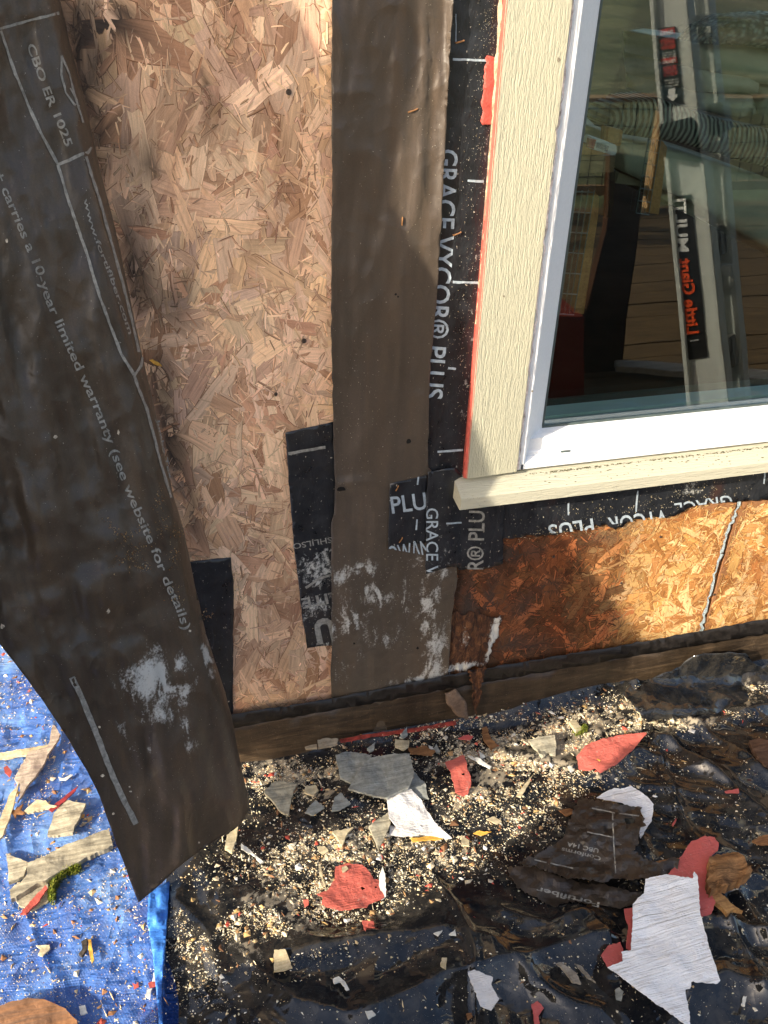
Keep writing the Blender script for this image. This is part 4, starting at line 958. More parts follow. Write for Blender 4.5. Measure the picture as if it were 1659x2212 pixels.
# mirrored as the glass shows it: the baseline runs right to left
lw('DANGER', [(1456, 73), (1421, 78)], 8, mwht, LL, bold=.02, flip=True); lw('PELIGRO', [(1462, 135), (1434, 139)], 7, mwht, LL, bold=.02, flip=True)
lw('LAST', [(1459, 93), (1428, 97)], 9, mredl, LL, bold=.02, flip=True); lw('POSITION', [(1461, 105), (1430, 109)], 7, mredl, LL, bold=.02, flip=True)
lw('ÚLTIMA', [(1463, 152), (1436, 155)], 8, mredl, LL, bold=.02, flip=True); lw('POSICIÓN', [(1465, 163), (1436, 166)], 6, mredl, LL, bold=.02, flip=True)
for i, s_ in enumerate(('Do not extend', 'below this', 'point')): lw(s_, [(1462, 113+i*5), (1434, 117+i*5)], 3, mwht, LL, flip=True)
for i, s_ in enumerate(('No extender', 'mas abajo de', 'este punto')): lw(s_, [(1468, 172+i*6), (1438, 176+i*6)], 3.4, mwht, LL, flip=True)
lq('arrow', [(1446, 192), (1460, 190), (1461, 204), (1467, 203), (1456, 218), (1442, 207), (1447, 206)], LL, .0006, mwht)
lq('label', [(1453, 425), (1492, 420), (1530, 770), (1488, 778)], LY-.003, .002, mblk)
lw('Little Giant', [(1486, 722), (1468, 560)], 26, mora, LL, bold=.03, flip=True); lw('MULTI', [(1465, 545), (1457, 430)], 24, mwht, LL, bold=.03, flip=True)
lw('www', [(1512, 736), (1492, 738)], 5, mwht, LL, flip=True)
lq('hinge_cover', [(1424, 268), (1490, 252), (1500, 262), (1512, 350), (1430, 338)], LY-.02, .05, mblk, .004)
for (x, y, lab) in ((1540, 525, 1), (1566, 765, 1), (1545, 255, 1)):
    lq('rung_end', [(x-20, y-30), (x+14, y-36), (x+22, y+26), (x-14, y+38)], LY+.06, .05, m_simple('ribbed_rung', (.25, .25, .24), .4, .8, 4, stretch=(60, 1, 1)), .003)
for k_ in range(5): lq('rung', [(X(1440, 0)+k_*26, 40+k_*270), (X(1530, 0)+k_*26, 34+k_*270), (X(1530, 0)+k_*26, 58+k_*270), (X(1440, 0)+k_*26, 64+k_*270)], LY+.03, .03, malu, .003)
tag(ld, 'grey multi-position ladder with black labels, mirrored in the window glass', 'ladder')
def vq(name, pts, yv, m, dep=.03):
    return prism(name, [tuple(mir(Wp(a, b, -yv))) for a, b in pts], (0, -dep, 0), m, None, .002)
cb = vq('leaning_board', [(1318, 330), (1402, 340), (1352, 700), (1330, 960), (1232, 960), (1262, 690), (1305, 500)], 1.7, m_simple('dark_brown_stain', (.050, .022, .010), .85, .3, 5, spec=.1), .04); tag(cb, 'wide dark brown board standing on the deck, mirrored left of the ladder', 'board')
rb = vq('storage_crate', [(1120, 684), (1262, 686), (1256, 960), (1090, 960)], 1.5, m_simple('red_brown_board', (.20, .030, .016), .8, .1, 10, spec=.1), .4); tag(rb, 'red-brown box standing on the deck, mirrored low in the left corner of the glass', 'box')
rail_ = empty('deck_railing', (1, -4.0, -H))
mpost = m_wood('cedar', (.22, .13, .06), (.42, .27, .13), math.pi/2, .3)
for i in range(9): boxm('post', (-3+i*1.25, -4.03, -H), (-2.91+i*1.25, -3.94, -H+.64), mpost, rail_)
boxm('top_rail', (-3, -4.06, -H+.64), (7.2, -3.91, -H+.665), mpost, rail_); boxm('bottom_rail', (-3, -4.0, -H+.08), (7.2, -3.965, -H+.14), mpost, rail_)
bm = bmesh.new()
def addbar(bm, a, b, w):
    r = bmesh.ops.create_cube(bm, size=1)['verts']; a = Vector(a); b = Vector(b); c = (a+b)/2; d = b-a
    for v in r: v.co = Vector((c.x+v.co.x*(abs(d.x)+w), c.y+v.co.y*w, c.z+v.co.z*(abs(d.z)+w)))
for i in range(100): addbar(bm, (-3+i*.1, -3.98, -H+.14), (-3+i*.1, -3.98, -H+.64), .005)
for j in range(5): addbar(bm, (-3, -3.986, -H+.19+j*.1), (7, -3.986, -H+.19+j*.1), .005)
me = bpy.data.meshes.new('wire_mesh'); bm.to_mesh(me); bm.free(); link('wire_mesh', me, m_simple('black_wire', (.02, .02, .02), .5), rail_)
tag(rail_, 'wooden deck railing with black wire mesh, mirrored in the glass', 'railing')
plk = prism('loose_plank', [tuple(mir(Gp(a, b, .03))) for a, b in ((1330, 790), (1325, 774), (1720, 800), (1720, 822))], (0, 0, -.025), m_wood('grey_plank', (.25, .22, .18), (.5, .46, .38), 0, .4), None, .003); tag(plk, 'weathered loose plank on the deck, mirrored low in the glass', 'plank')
def meadow():
    xs = np.concatenate([np.linspace(-120, -15, 22), np.linspace(-14, 24, 90), np.linspace(26, 160, 24)]); ys = np.concatenate([-4.2-np.linspace(0, 20, 60), -25-np.linspace(0, 150, 40)**1.0])
    Xm, Ym = np.meshgrid(xs, ys); d = -Ym-4.2
    Z = -H-.5+.06*d*sst(3, 40, d)+.25*fbm(Xm/4, Ym/4, 4)*sst(0, 4, d)+5*sst(40, 140, d)*fbm(Xm/40+3, Ym/60, 3)+10*sst(40, 170, d)
    V = np.stack([Xm, Ym, Z], -1).reshape(-1, 3); w = len(xs); idx = np.arange(len(V)).reshape(len(ys), w)
    F = np.stack([idx[:-1, :-1].ravel(), idx[1:, :-1].ravel(), idx[1:, 1:].ravel(), idx[:-1, 1:].ravel()], 1)
    k = N('meadow', .9, .1); a = k.noise(k.coord(), .35, 6, .7); b = k.noise(k.coord((1, 1, 1)), 5, 6, .75)
    c = k.ramp(a, [(.35, (.07, .085, .04)), (.55, (.17, .165, .09)), (.72, (.27, .24, .15))]); k.color(k.mix(.8, c, k.ramp(b, [(.3, (.45, .45, .42)), (.7, (1.6, 1.6, 1.5))]), 'MULTIPLY'))
    o = mesh('meadow', V, F, k.m, smooth=True); tag(o, kind='structure')
meadow()
gr = mesh('ground', [(-300, 200, -H-.3), (300, 200, -H-.3), (300, -4.2, -H-.75), (-300, -4.2, -H-.75)], [(3, 2, 1, 0)], m_simple('earth', (.12, .11, .06), .9)); tag(gr, kind='structure')

# ------------------------------------------------------------------ debris
def gz(X_, Y_):
    X_ = np.asarray(X_, float); Y_ = np.asarray(Y_, float)
    return np.where(X_ > ex(Y_)+.004, hplastic(X_, Y_), htarp(X_, Y_))
CR = {1: (0, 1460), 2: (531, 1460), 3: (1095, 1460)}
def chip(name, lab, cat, crop, pts, m, th=.003, lift=.004, tilt=(0, 0), warp=.002, ja=(10, 1.0), seed=None, holes=(), parent=None, group=None, curl=0, step=7):
    ox, oy = CR.get(crop, (0, 0)); s = .34 if crop else 1
    pts = [(ox+x*s, oy+y*s) for x, y in pts]; seed = seed if seed is not None else int(abs(pts[0][0]*7+pts[0][1]*3)) % 9973
    hs = [jag([(ox+x*s, oy+y*s) for x, y in h], 3, .4, seed+1) for h in holes]
    out = jag(jag(pts, 16, ja[1]*1.1, seed+3), 4.5, ja[1]*.65, seed)
    cx = sum(p[0] for p in pts)/len(pts); cy = sum(p[1] for p in pts)/len(pts)
    g = Gp(cx, cy, .012); P0 = Gp(np.array([p[0] for p in pts]), np.array([p[1] for p in pts]), .01)
    gg = float(np.max(gz(np.append(P0[:, 0]*.7+g[0]*.3, g[0]), np.append(P0[:, 1]*.7+g[1]*.3, g[1]))))
    v, f = tri2d(out, step, hs, seed)
    h0 = gg+lift+th
    P = Gp(v[:, 0], v[:, 1], h0)
    for _ in range(3):
        dz = tilt[0]*(P[:, 0]-g[0])+tilt[1]*(P[:, 1]-g[1])+warp*fbm(P[:, 0]*22+seed, P[:, 1]*22, 3)+curl*((P[:, 0]-g[0])**2+(P[:, 1]-g[1])**2)
        hh = np.maximum(h0+dz, gz(P[:, 0], P[:, 1])+th*.6+.0005)
        P = Gp(v[:, 0], v[:, 1], hh)
    fl_ = [tuple(q) for q in f]
    # orient upwards
    a = P[list(fl_[0])]; 
    if np.cross(a[1]-a[0], a[2]-a[0])[2] < 0: fl_ = [q[::-1] for q in fl_]
    P2, F2 = thick(P, fl_, (0, 0, 1), th)
    o = mesh(name, P2, F2, m, parent)
    if parent is None: tag(o, lab, cat, group)
    return o
gw = lambda n, a=0.0: m_wood(n, (.15, .135, .10), (.50, .455, .335), a, .8)
mg1 = gw('weathered_siding', -.67); mg2 = gw('weathered_siding_b', 1.1); mg3 = m_wood('grey_shingle', (.18, .18, .16), (.36, .37, .33), .1, .8); mpale = m_wood('pale_split_wood', (.38, .30, .17), (.66, .57, .38), .8, 1.0)
mbark = m_wood('rotten_wood', (.09, .035, .015), (.34, .17, .07), .6, .8); mbark2 = m_wood('rusty_bark', (.10, .075, .06), (.40, .18, .07), .3, .35)
msplit = m_wood('splintered_log', (.028, .010, .005), (.52, .27, .11), -.15, .55, .8, .012)
mrp = m_painted('red_paint_flake', (.50, .115, .085), -.15); mrp2 = m_painted('dull_red_paint', (.50, .10, .09), .3, ridge=.0008); mwp = m_painted('white_paint_flake', (.70, .67, .64), -.1, (.45, .35, .25)); mwp2 = m_painted('white_paint_sheet', (.86, .86, .86), -.06, (.6, .5, .42), ridge=.0045)
mpap = m_paper('scrap_paper', (.036, .027, .020)); mora2 = m_wood('orange_splinter', (.5, .22, .03), (.8, .5, .1), 1.2, 1)
mwht2 = m_simple('pale_flake', (.72, .70, .62), .6, .2, 80, .001, 200)
T = [ # name, label, category, crop, outline, material, thickness, lift, extra
 ('siding_board', 'long weathered grey board lying across the blue tarp', 'board', 1, [(175, 1190), (420, 1070), (690, 970), (715, 1075), (500, 1180), (200, 1340), (70, 1420), (60, 1360), (170, 1260)], mg1, .011, .006, {}),
 ('siding_board', 'short splintered board under the moss and the red sliver', 'board', 1, [(80, 1400), (300, 1310), (312, 1430), (200, 1495), (120, 1455)], mg1, .005, .001, {}),
 ('shingle_piece', 'small three-cornered board piece left of the long grey board', 'wood piece', 1, [(40, 1125), (180, 1185), (150, 1270), (55, 1315)], mg2, .007, .002, {}),
 ('shingle_piece', 'square grey shingle piece on the tarp near the paper flap', 'wood piece', 1, [(400, 775), (470, 800), (545, 810), (460, 1000), (300, 1010), (340, 880)], mg2, .007, .003, {}),
 ('wood_slab', 'mottled long wood slab leaning under the edge of the flap', 'wood piece', 1, [(340, 310), (385, 370), (250, 600), (110, 800), (125, 700), (90, 650), (180, 480), (300, 450)], m_wood('mottled_slab', (.22, .17, .15), (.50, .43, .33), -1.15, .6), .006, .006, {}),
 ('stick', 'long pale curved stick along the left edge of the tarp', 'stick', 1, [(120, 680), (70, 870), (20, 1010), (-15, 1050), (-15, 960), (55, 760)], mpale, .005, .006, {}),
 ('stick', 'flat pale stick crossing the tarp above the mottled slab', 'stick', 1, [(-20, 492), (200, 455), (330, 428), (325, 460), (180, 500), (-20, 524)], mpale, .004, .004, {}),
 ('wood_splinter', 'pale forked splinter above the square grey shingle', 'splinter', 1, [(150, 860), (230, 785), (290, 790), (310, 815), (360, 825), (180, 872)], mpale, .004, .004, {}),
 ('paint_sliver', 'dark red sliver above the square grey shingle', 'splinter', 1, [(310, 850), (440, 740), (495, 700), (470, 740), (380, 820), (330, 865)], m_simple('crimson', (.28, .03, .03), .5), .002, .007, {}),
 ('red_stick', 'bright red painted stick beside the moss', 'stick', 1, [(128, 1512), (200, 1425), (290, 1328), (302, 1350), (240, 1440), (165, 1512)], M['red'], .004, .010, {}),
 ('orange_splinter', 'upright orange splinter on the lower tarp', 'splinter', 1, [(558, 1675), (577, 1672), (597, 1800), (582, 1830), (565, 1760)], mora2, .003, .006, {}),
 ('dirt_clod', 'dark dirt clod beside the orange splinter', 'clod', 1, [(515, 1690), (555, 1665), (550, 1740), (520, 1780), (498, 1765), (525, 1730)], m_simple('dark_soil', (.05, .04, .03), .9, .5, 200), .006, .001, {}),
 ('bark_chip', 'small tan bark chip on the lower tarp left of the clod', 'bark chip', 1, [(228, 1712), (312, 1708), (318, 1730), (270, 1780), (240, 1770), (258, 1735)], mpale, .003, .002, {}),
 ('bark_slab', 'rusty brown slab of bark at the bottom left corner', 'bark', 1, [(-30, 2110), (60, 2070), (170, 2048), (290, 2058), (410, 2110), (490, 2190), (500, 2290), (-30, 2290)], mbark2, .012, .006, {}),
 ('wood_chip', 'small square pale chip on the bottom of the tarp', 'wood chip', 1, [(500, 2100), (540, 2090), (556, 2140), (512, 2152)], mwht2, .003, .003, {}),
 ('leaf_flake', 'larger dark red flake near the edge of the tarp', 'paint flake', 1, [(840, 1950), (862, 1960), (878, 1944), (882, 1975), (850, 1992)], M['red'], .001, .003, {}),
 ('paint_flake', 'red and grey flake at the hem of the blue tarp', 'paint flake', 1, [(940, 1952), (990, 1932), (994, 1970), (952, 1985)], M['red'], .001, .005, {}),
 ('wood_chip', 'thin grey chip under the red flake at the tarp hem', 'wood chip', 1, [(940, 1990), (966, 1985), (952, 2052), (922, 2032)], mwht2, .002, .003, {}),
 ('wood_chip', 'thin pale sliver above the red flake at the tarp hem', 'wood chip', 1, [(975, 1885), (992, 1880), (986, 1938), (966, 1942)], mwht2, .002, .005, {}),
 ('curled_flake', 'curled white flake left of the flap on the tarp', 'paint flake', 1, [(370, 640), (400, 650), (450, 625), (458, 634), (415, 662), (380, 662)], mwht2, .002, .004, {}),
 ('leaf_flake', 'red leaf-shaped flake at the far left of the tarp', 'paint flake', 1, [(22, 582), (45, 568), (76, 608), (60, 645), (30, 615)], M['red'], .001, .003, {}),
 ('bark_chip', 'star-shaped brown bark chip beside the long pale stick', 'bark chip', 1, [(60, 860), (100, 850), (148, 812), (130, 850), (158, 872), (105, 880), (96, 908), (84, 880)], mbark, .003, .005, {}),
 ('wood_splinter', 'pale splintered chip under the lower edge of the flap', 'splinter', 1, [(1512, 955), (1500, 1030), (1472, 1122), (1428, 1098), (1440, 1010)], mpale, .005, .006, {}),
 ('paint_chip', 'white strip with a red end beside the flap corner', 'paint flake', 2, [(-30, 1065), (5, 1085), (112, 1180), (92, 1192), (60, 1150), (20, 1125), (-30, 1100)], mwht2, .002, .005, {}),
 ('wood_chip', 'large pale ribbed chip near the lower right of the flap', 'wood chip', 2, [(180, 670), (325, 685), (300, 740), (270, 885), (210, 850), (115, 735)], mg2, .005, .006, {}),
 ('wood_chip', 'small pale chip right of the ribbed chip', 'wood chip', 2, [(380, 700), (440, 690), (462, 725), (430, 760), (372, 740)], mpale, .004, .004, {}),
 ('shingle_piece', 'left grey shingle partly under the big shaded shingle', 'wood piece', 2, [(570, 500), (640, 480), (800, 505), (740, 620), (690, 690), (600, 650)], mg3, .004, .003, {}),
 ('shingle_piece', 'rough dark shingle edge at the right of the big shaded shingle', 'wood piece', 2, [(1030, 590), (1070, 610), (1140, 680), (1162, 780), (1080, 765), (1000, 720)], mg3, .004, .003, {}),
 ('shingle_piece', 'big grey shingle in the shade of the wall', 'wood piece', 2, [(650, 715), (720, 600), (790, 520), (900, 500), (1040, 492), (1072, 620), (1040, 700), (900, 775), (780, 750)], mg3, .005, .009, {}),
 ('wood_chip', 'dark three-cornered chip below the left grey shingle', 'wood chip', 2, [(545, 860), (560, 780), (600, 740), (665, 810), (600, 850)], mg3, .003, .004, {}),
 ('wood_chip', 'flat dark chip left of the three-cornered one', 'wood chip', 2, [(375, 870), (440, 790), (500, 830), (430, 885)], mg3, .003, .002, {}),
 ('wood_chip', 'pale ribbed splinter under the white paint piece', 'wood chip', 2, [(780, 955), (900, 868), (920, 930), (842, 1108)], mg2, .005, .004, {}),
 ('paint_flake', 'ragged pale flake peeking out under the white paint piece', 'paint flake', 2, [(915, 950), (1000, 970), (1200, 980), (1240, 1015), (1000, 1022), (912, 1010)], mwp, .001, .004, {}),
 ('paint_piece', 'large pointed white paint piece half in sun and half in shade', 'paint piece', 2, [(950, 655), (1040, 715), (1120, 795), (1200, 930), (1310, 1030), (1270, 1032), (1100, 1000), (960, 965), (910, 900), (897, 800), (918, 700)], mwp, .0015, .012, dict(tilt=(.0, .05), warp=.006)),
 ('wood_chip', 'small pale three-cornered chip left of the ribbed splinter', 'wood chip', 2, [(550, 985), (685, 962), (640, 1010), (612, 1088)], mpale, .004, .004, {}),
 ('leaf', 'small pale leaf left of the three-cornered chip', 'leaf', 2, [(452, 1085), (500, 1080), (525, 1112), (490, 1138), (465, 1120)], mpale, .001, .005, {}),
 ('yellow_splinter', 'thin yellow splinter below the white paint piece', 'splinter', 2, [(1048, 1030), (1250, 1010), (1252, 1030), (1062, 1052)], mora2, .003, .005, {}),
 ('paint_flake', 'red paint flake with a nail hole at the foot of the wall', 'paint flake', 2, [(1265, 550), (1380, 502), (1402, 545), (1432, 690), (1412, 750), (1380, 765), (1330, 740), (1320, 690), (1300, 605)], mrp, .0012, .008, dict(holes=[[(1370, 615), (1390, 615), (1390, 632), (1372, 632)]])),
 ('paint_flake', 'white strip under the right of the large red flake', 'paint flake', 2, [(868, 1212), (885, 1260), (892, 1400), (862, 1425), (845, 1330), (850, 1260)], mwht2, .0015, .004, {}),
 ('paint_flake', 'large red ridged paint flake on the sunlit black sheet', 'paint flake', 2, [(570, 1210), (640, 1190), (740, 1200), (790, 1250), (812, 1290), (860, 1300), (850, 1350), (900, 1365), (880, 1410), (780, 1450), (770, 1470), (600, 1488), (520, 1470), (482, 1450), (490, 1405), (450, 1385), (520, 1360), (562, 1300)], mrp, .0014, .008, dict(holes=[[(725, 1345), (745, 1338), (762, 1348), (740, 1362)], [(818, 1335), (834, 1335), (832, 1348), (820, 1348)]])),
 ('wood_chip', 'tiny pale chip lying on the large red flake', 'wood chip', 2, [(610, 1215), (640, 1208), (652, 1225), (615, 1250)], mpale, .002, .012, {}),
 ('wood_chip', 'square tan chip left of the small red flake', 'wood chip', 2, [(180, 1740), (250, 1735), (296, 1850), (180, 1872)], mpale, .005, .004, {}),
 ('paint_flake', 'small ragged red flake below the large red one', 'paint flake', 2, [(738, 1555), (810, 1558), (818, 1600), (770, 1600), (760, 1622), (748, 1600)], mrp, .001, .004, {}),
 ('paint_flake', 'tiny red flake left of the large red one', 'paint flake', 2, [(363, 1420), (395, 1418), (398, 1455), (372, 1472)], mrp, .001, .004, {}),
 ('curled_flake', 'curled white flake on the shaded black sheet', 'paint flake', 2, [(552, 1925), (590, 1908), (630, 1940), (658, 1992), (640, 1998), (600, 1945), (560, 1955)], mwht2, .002, .006, {}),
 ('paint_piece', 'white torn paint piece near the bottom centre', 'paint piece', 2, [(1410, 1880), (1450, 1865), (1570, 1915), (1560, 1960), (1610, 2050), (1560, 2125), (1490, 2095), (1450, 1990)], mwp, .0016, .010, dict(warp=.004)),
 ('wood_chip', 'pale flat chip at the end of the sheet crease', 'wood chip', 2, [(1192, 1635), (1250, 1615), (1222, 1652)], mwht2, .002, .004, {}),
 ('wood_chip', 'tiny pointed white chip beside the sheet crease', 'wood chip', 2, [(1290, 1642), (1330, 1608), (1336, 1650)], mwht2, .002, .004, {}),
 ('bark_chip', 'orange bark chip above the white torn paint piece', 'bark chip', 2, [(1245, 1790), (1278, 1790), (1272, 1862), (1238, 1842)], mpale, .003, .004, {}),
 ('wood_chip', 'crumpled pale chip near the bottom edge', 'wood chip', 2, [(758, 2130), (802, 2125), (826, 2150), (780, 2178)], mwht2, .003, .004, {}),
 ('bark_chip', 'brown bark chip at the bottom right of centre', 'bark chip', 2, [(1400, 2145), (1435, 2140), (1440, 2165), (1412, 2185)], mbark, .003, .004, {}),
 ('bark_chip', 'tan bark chip right of the white paint piece', 'bark chip', 2, [(1368, 1010), (1420, 1045), (1418, 1080), (1370, 1075)], mpale, .003, .004, {}),
 ('yellow_splinter', 'yellow splinter right of the white paint piece', 'splinter', 2, [(1445, 1000), (1470, 985), (1560, 988), (1500, 1012)], mora2, .002, .004, {}),
 ('wood_chip', 'upright grey chip leaning against the brown base board', 'wood chip', 2, [(975, 390), (1025, 318), (1028, 375), (1000, 395)], mg3, .003, .008, {}),
 ('wood_chip', 'brown chip under the upright grey chip', 'wood chip', 2, [(948, 400), (1040, 410), (1035, 450), (1000, 472), (950, 450)], mpale, .003, .004, {}),
 ('wood_chip', 'flat brown chip at the foot of the base board', 'wood chip', 2, [(455, 405), (500, 395), (588, 400), (570, 440), (460, 460)], m_wood('tan_chip', (.2, .16, .11), (.4, .34, .25), 0, 1), .003, .010, {}),
 ('wood_chip', 'small brown chip left of the flat one at the base board', 'wood chip', 2, [(375, 450), (450, 432), (452, 460), (380, 464)], m_wood('tan_chip_b', (.2, .16, .11), (.4, .34, .25), 0, 1), .003, .010, {}),
 ('wood_chip', 'pointed grey chip below the red strip', 'wood chip', 2, [(770, 460), (822, 420), (812, 470), (785, 482)], mg3, .003, .006, {}),
 ('bark_chip', 'long dark bark chip in the shade near the wall', 'bark chip', 2, [(1030, 455), (1130, 445), (1205, 475), (1180, 502), (1050, 492)], mbark, .004, .004, {}),
 ('wood_chip', 'tiny grey chip right of the long bark chip', 'wood chip', 2, [(1190, 470), (1210, 430), (1236, 480), (1215, 490)], mg3, .003, .004, {}),
 ('bark_chip', 'dark red-brown chip close to the wall', 'bark chip', 2, [(1350, 395), (1400, 375), (1446, 382), (1420, 405)], mrp2, .003, .006, {}),
 ('bark_chip', 'bunch of brown bark fibres close to the wall', 'bark chip', 2, [(1500, 330), (1530, 320), (1560, 400), (1600, 440), (1560, 470), (1510, 400)], mbark, .004, .005, {}),
 ('wood_chip', 'thin white chip above the red flake with a nail hole', 'wood chip', 2, [(1410, 510), (1480, 520), (1560, 575), (1550, 590), (1470, 545)], mwht2, .002, .006, {}),
 ('wood_chip', 'white three-cornered chip above the thin white one', 'wood chip', 2, [(1480, 478), (1522, 510), (1490, 522)], mwht2, .002, .006, {}),
 ('leaf', 'pale leaf-like chip right of the yellow splinter', 'leaf', 2, [(1528, 910), (1580, 893), (1626, 925), (1598, 942)], mpale, .002, .005, {}),
 ('wood_chip', 'square ribbed pale chip in the sun at the foot of the wall', 'wood chip', 3, [(135, 410), (220, 385), (305, 376), (310, 500), (290, 502), (265, 485), (222, 522)], mg2, .005, .008, {}),
 ('paint_flake', 'large red leaf-shaped paint flake dusted with wood crumbs', 'paint flake', 3, [(443, 510), (500, 440), (600, 400), (720, 375), (890, 362), (800, 470), (700, 560), (595, 615), (560, 585), (530, 600), (460, 595)], m_painted('coral_paint_flake', (.48, .115, .088), .9, ridge=.0006), .0016, .014, dict(tilt=(.05, .05))),
 ('twig', 'short broken twig above the large red leaf-shaped flake', 'twig', 3, [(395, 290), (430, 275), (482, 335), (440, 352)], mpale, .007, .006, {}),
 ('paint_piece', 'curved white paint piece behind the brown paper scrap', 'paint piece', 3, [(570, 772), (680, 712), (720, 718), (790, 698), (890, 765), (932, 815), (920, 920), (850, 1030), (838, 990), (870, 900), (850, 850), (700, 800)], mwp2, .0018, .016, dict(warp=.006)),
 ('rotten_wood_piece', 'rotten wood piece between the paper scrap and the pink-red flake', 'wood piece', 3, [(850, 1190), (1000, 1168), (1110, 1158), (1070, 1240), (1000, 1262), (900, 1260)], mbark, .010, .008, {}),
 ('building_paper_scrap', 'lower torn scrap of printed brown building paper', 'paper scrap', 3, [(10, 1215), (140, 1205), (500, 1320), (860, 1370), (820, 1470), (720, 1478), (450, 1430), (250, 1450), (180, 1400), (60, 1340)], mpap, .0014, .010, dict(tilt=(.03, -.05), warp=.014, ja=(10, 2.4))),
 ('building_paper_scrap', 'upper crumpled scrap of printed brown building paper', 'paper scrap', 3, [(480, 765), (640, 800), (860, 835), (850, 870), (885, 950), (850, 960), (840, 1060), (800, 1110), (900, 1175), (1100, 1165), (1080, 1240), (900, 1285), (560, 1300), (330, 1262), (70, 1190), (230, 1110), (360, 1030), (390, 930), (430, 850)], mpap, .0014, .022, dict(tilt=(.02, -.04), warp=.022, ja=(10, 2.6), holes=[[(745, 905), (800, 900), (815, 935), (760, 945)]])),
 ('rotten_wood_piece', 'thick splintered log end at the right of the pink-red flake', 'wood piece', 3, [(1290, 1145), (1400, 1120), (1500, 1138), (1520, 1180), (1562, 1232), (1540, 1262), (1420, 1320), (1300, 1362), (1270, 1300)], msplit, .024, .008, dict(warp=.026, ja=(10, 3.2), step=4)),
 ('rotten_wood_piece', 'splintered wood bit below the thick log end', 'wood piece', 3, [(1290, 1385), (1340, 1370), (1420, 1440), (1500, 1492), (1440, 1480), (1400, 1512), (1330, 1440)], m_wood('splintered', (.14, .06, .03), (.5, .28, .1), .8, .8), .010, .006, {}),
 ('paint_flake', 'pink-red paint flake between the paper scrap and the log end', 'paint flake', 3, [(1010, 1275), (1120, 1130), (1170, 1050), (1260, 1015), (1320, 1025), (1346, 1060), (1340, 1110), (1300, 1140), (1292, 1350), (1326, 1440), (1300, 1510), (1240, 1528), (1150, 1500), (1100, 1300)], mrp2, .0016, .016, dict(warp=.003, tilt=(0, 0))),
 ('paint_flake', 'narrow pink-red flake left of the large white piece', 'paint flake', 3, [(745, 1480), (805, 1470), (800, 1650), (785, 1745), (758, 1730), (770, 1580)], mrp2, .0014, .012, {}),
 ('paint_flake', 'ragged red flake at the lower left of the large white piece', 'paint flake', 3, [(598, 1775), (640, 1715), (720, 1690), (745, 1760), (730, 1815), (640, 1850)], mrp2, .0014, .008, {}),
 ('paint_piece', 'largest ridged white paint piece at the lower right', 'paint piece', 3, [(880, 1290), (1000, 1262), (1180, 1287), (1190, 1243), (1212, 1270), (1228, 1500), (1280, 1700), (1356, 1935), (1340, 1952), (1172, 1940), (1165, 1985), (1135, 1990), (1160, 2150), (1166, 2240), (1020, 2125), (820, 1985), (640, 1850), (738, 1812), (728, 1752), (790, 1742), (800, 1560), (800, 1450), (872, 1380)], mwp2, .0018, .044, dict(tilt=(.05, .02), warp=.005, step=6)),
 ('paint_flake', 'small dull red strip high at the right of the sheet', 'paint flake', 3, [(1385, 732), (1470, 715), (1476, 742), (1392, 742)], mrp2, .002, .004, {}),
 ('paint_flake', 'thin red sliver beside the crease right of the curved white piece', 'paint flake', 3, [(1048, 945), (1080, 888), (1072, 930), (1056, 955)], mrp2, .002, .004, {}),
 ('paint_flake', 'red flake with brown wood at the bottom of the picture', 'paint flake', 3, [(155, 2085), (195, 2065), (235, 2110), (200, 2160), (215, 2250), (165, 2250), (170, 2150)], mrp2, .002, .005, {}),
 ('bark_chip', 'glossy brown bark chip left of the paper scrap', 'bark chip', 3, [(330, 852), (400, 840), (450, 872), (375, 888)], mbark, .003, .005, {}),
 ('wood_chip', 'grey oval chip left of the large white piece', 'wood chip', 3, [(688, 1992), (715, 1978), (742, 2005), (728, 2062), (695, 2052)], mg3, .003, .004, {}),
 ('bark_chip', 'crumbly grey bark left of the oval chip', 'bark chip', 3, [(315, 1825), (350, 1820), (440, 1885), (472, 1955), (420, 1945), (370, 1880)], m_wood('grey_bark', (.16, .13, .10), (.32, .28, .22), 1, 1), .004, .004, {}),
 ('bark_chip', 'thin grey bark strip beside the crumbly grey bark', 'bark chip', 3, [(430, 1825), (470, 1840), (565, 1945), (510, 1915)], m_wood('grey_bark_b', (.16, .13, .10), (.32, .28, .22), 1, 1), .004, .004, {}),
 ('wood_chip', 'white chip at the right of the large white piece', 'wood chip', 3, [(1488, 2085), (1500, 2040), (1524, 2036), (1512, 2098)], mwht2, .003, .004, {}),
 ('bark_slab', 'dark rotten bark piece at the right edge', 'bark', 3, [(1540, 410), (1600, 395), (1720, 420), (1720, 580), (1640, 560), (1570, 480)], m_wood('dark_bark', (.035, .02, .014), (.14, .08, .05), .5, .7), .010, .006, dict(warp=.008)),
 ('wood_splinter', 'orange-brown splinter at the right edge', 'splinter', 3, [(1558, 1045), (1630, 1012), (1720, 1000), (1720, 1070), (1620, 1065)], mbark, .006, .006, {}),
 ('wood_splinter', 'long thin splinter across the creases near the wall', 'splinter', 3, [(800, 185), (812, 180), (950, 300), (940, 306)], mpale, .002, .006, {}),
 ('wood_chip', 'white sliver below the large red leaf-shaped flake', 'wood chip', 3, [(385, 575), (400, 570), (428, 600), (408, 612)], mwht2, .002, .004, {}),
 ('wood_splinter', 'pale splinter with a white end left of the paper scrap', 'splinter', 3, [(60, 760), (110, 690), (160, 635), (132, 700), (90, 770)], mpale, .003, .006, {}),
 ('pine_needle', 'pine needle resting on the large red leaf-shaped flake', 'needle', 3, [(470, 470), (476, 466), (595, 536), (590, 541)], mora2, .001, .022, {}),
 ('twig', 'thin twig standing at the left of the large red flake', 'twig', 2, [(463, 1205), (473, 1203), (518, 1380), (510, 1382)], mpale, .002, .010, {}),
]
made = {}
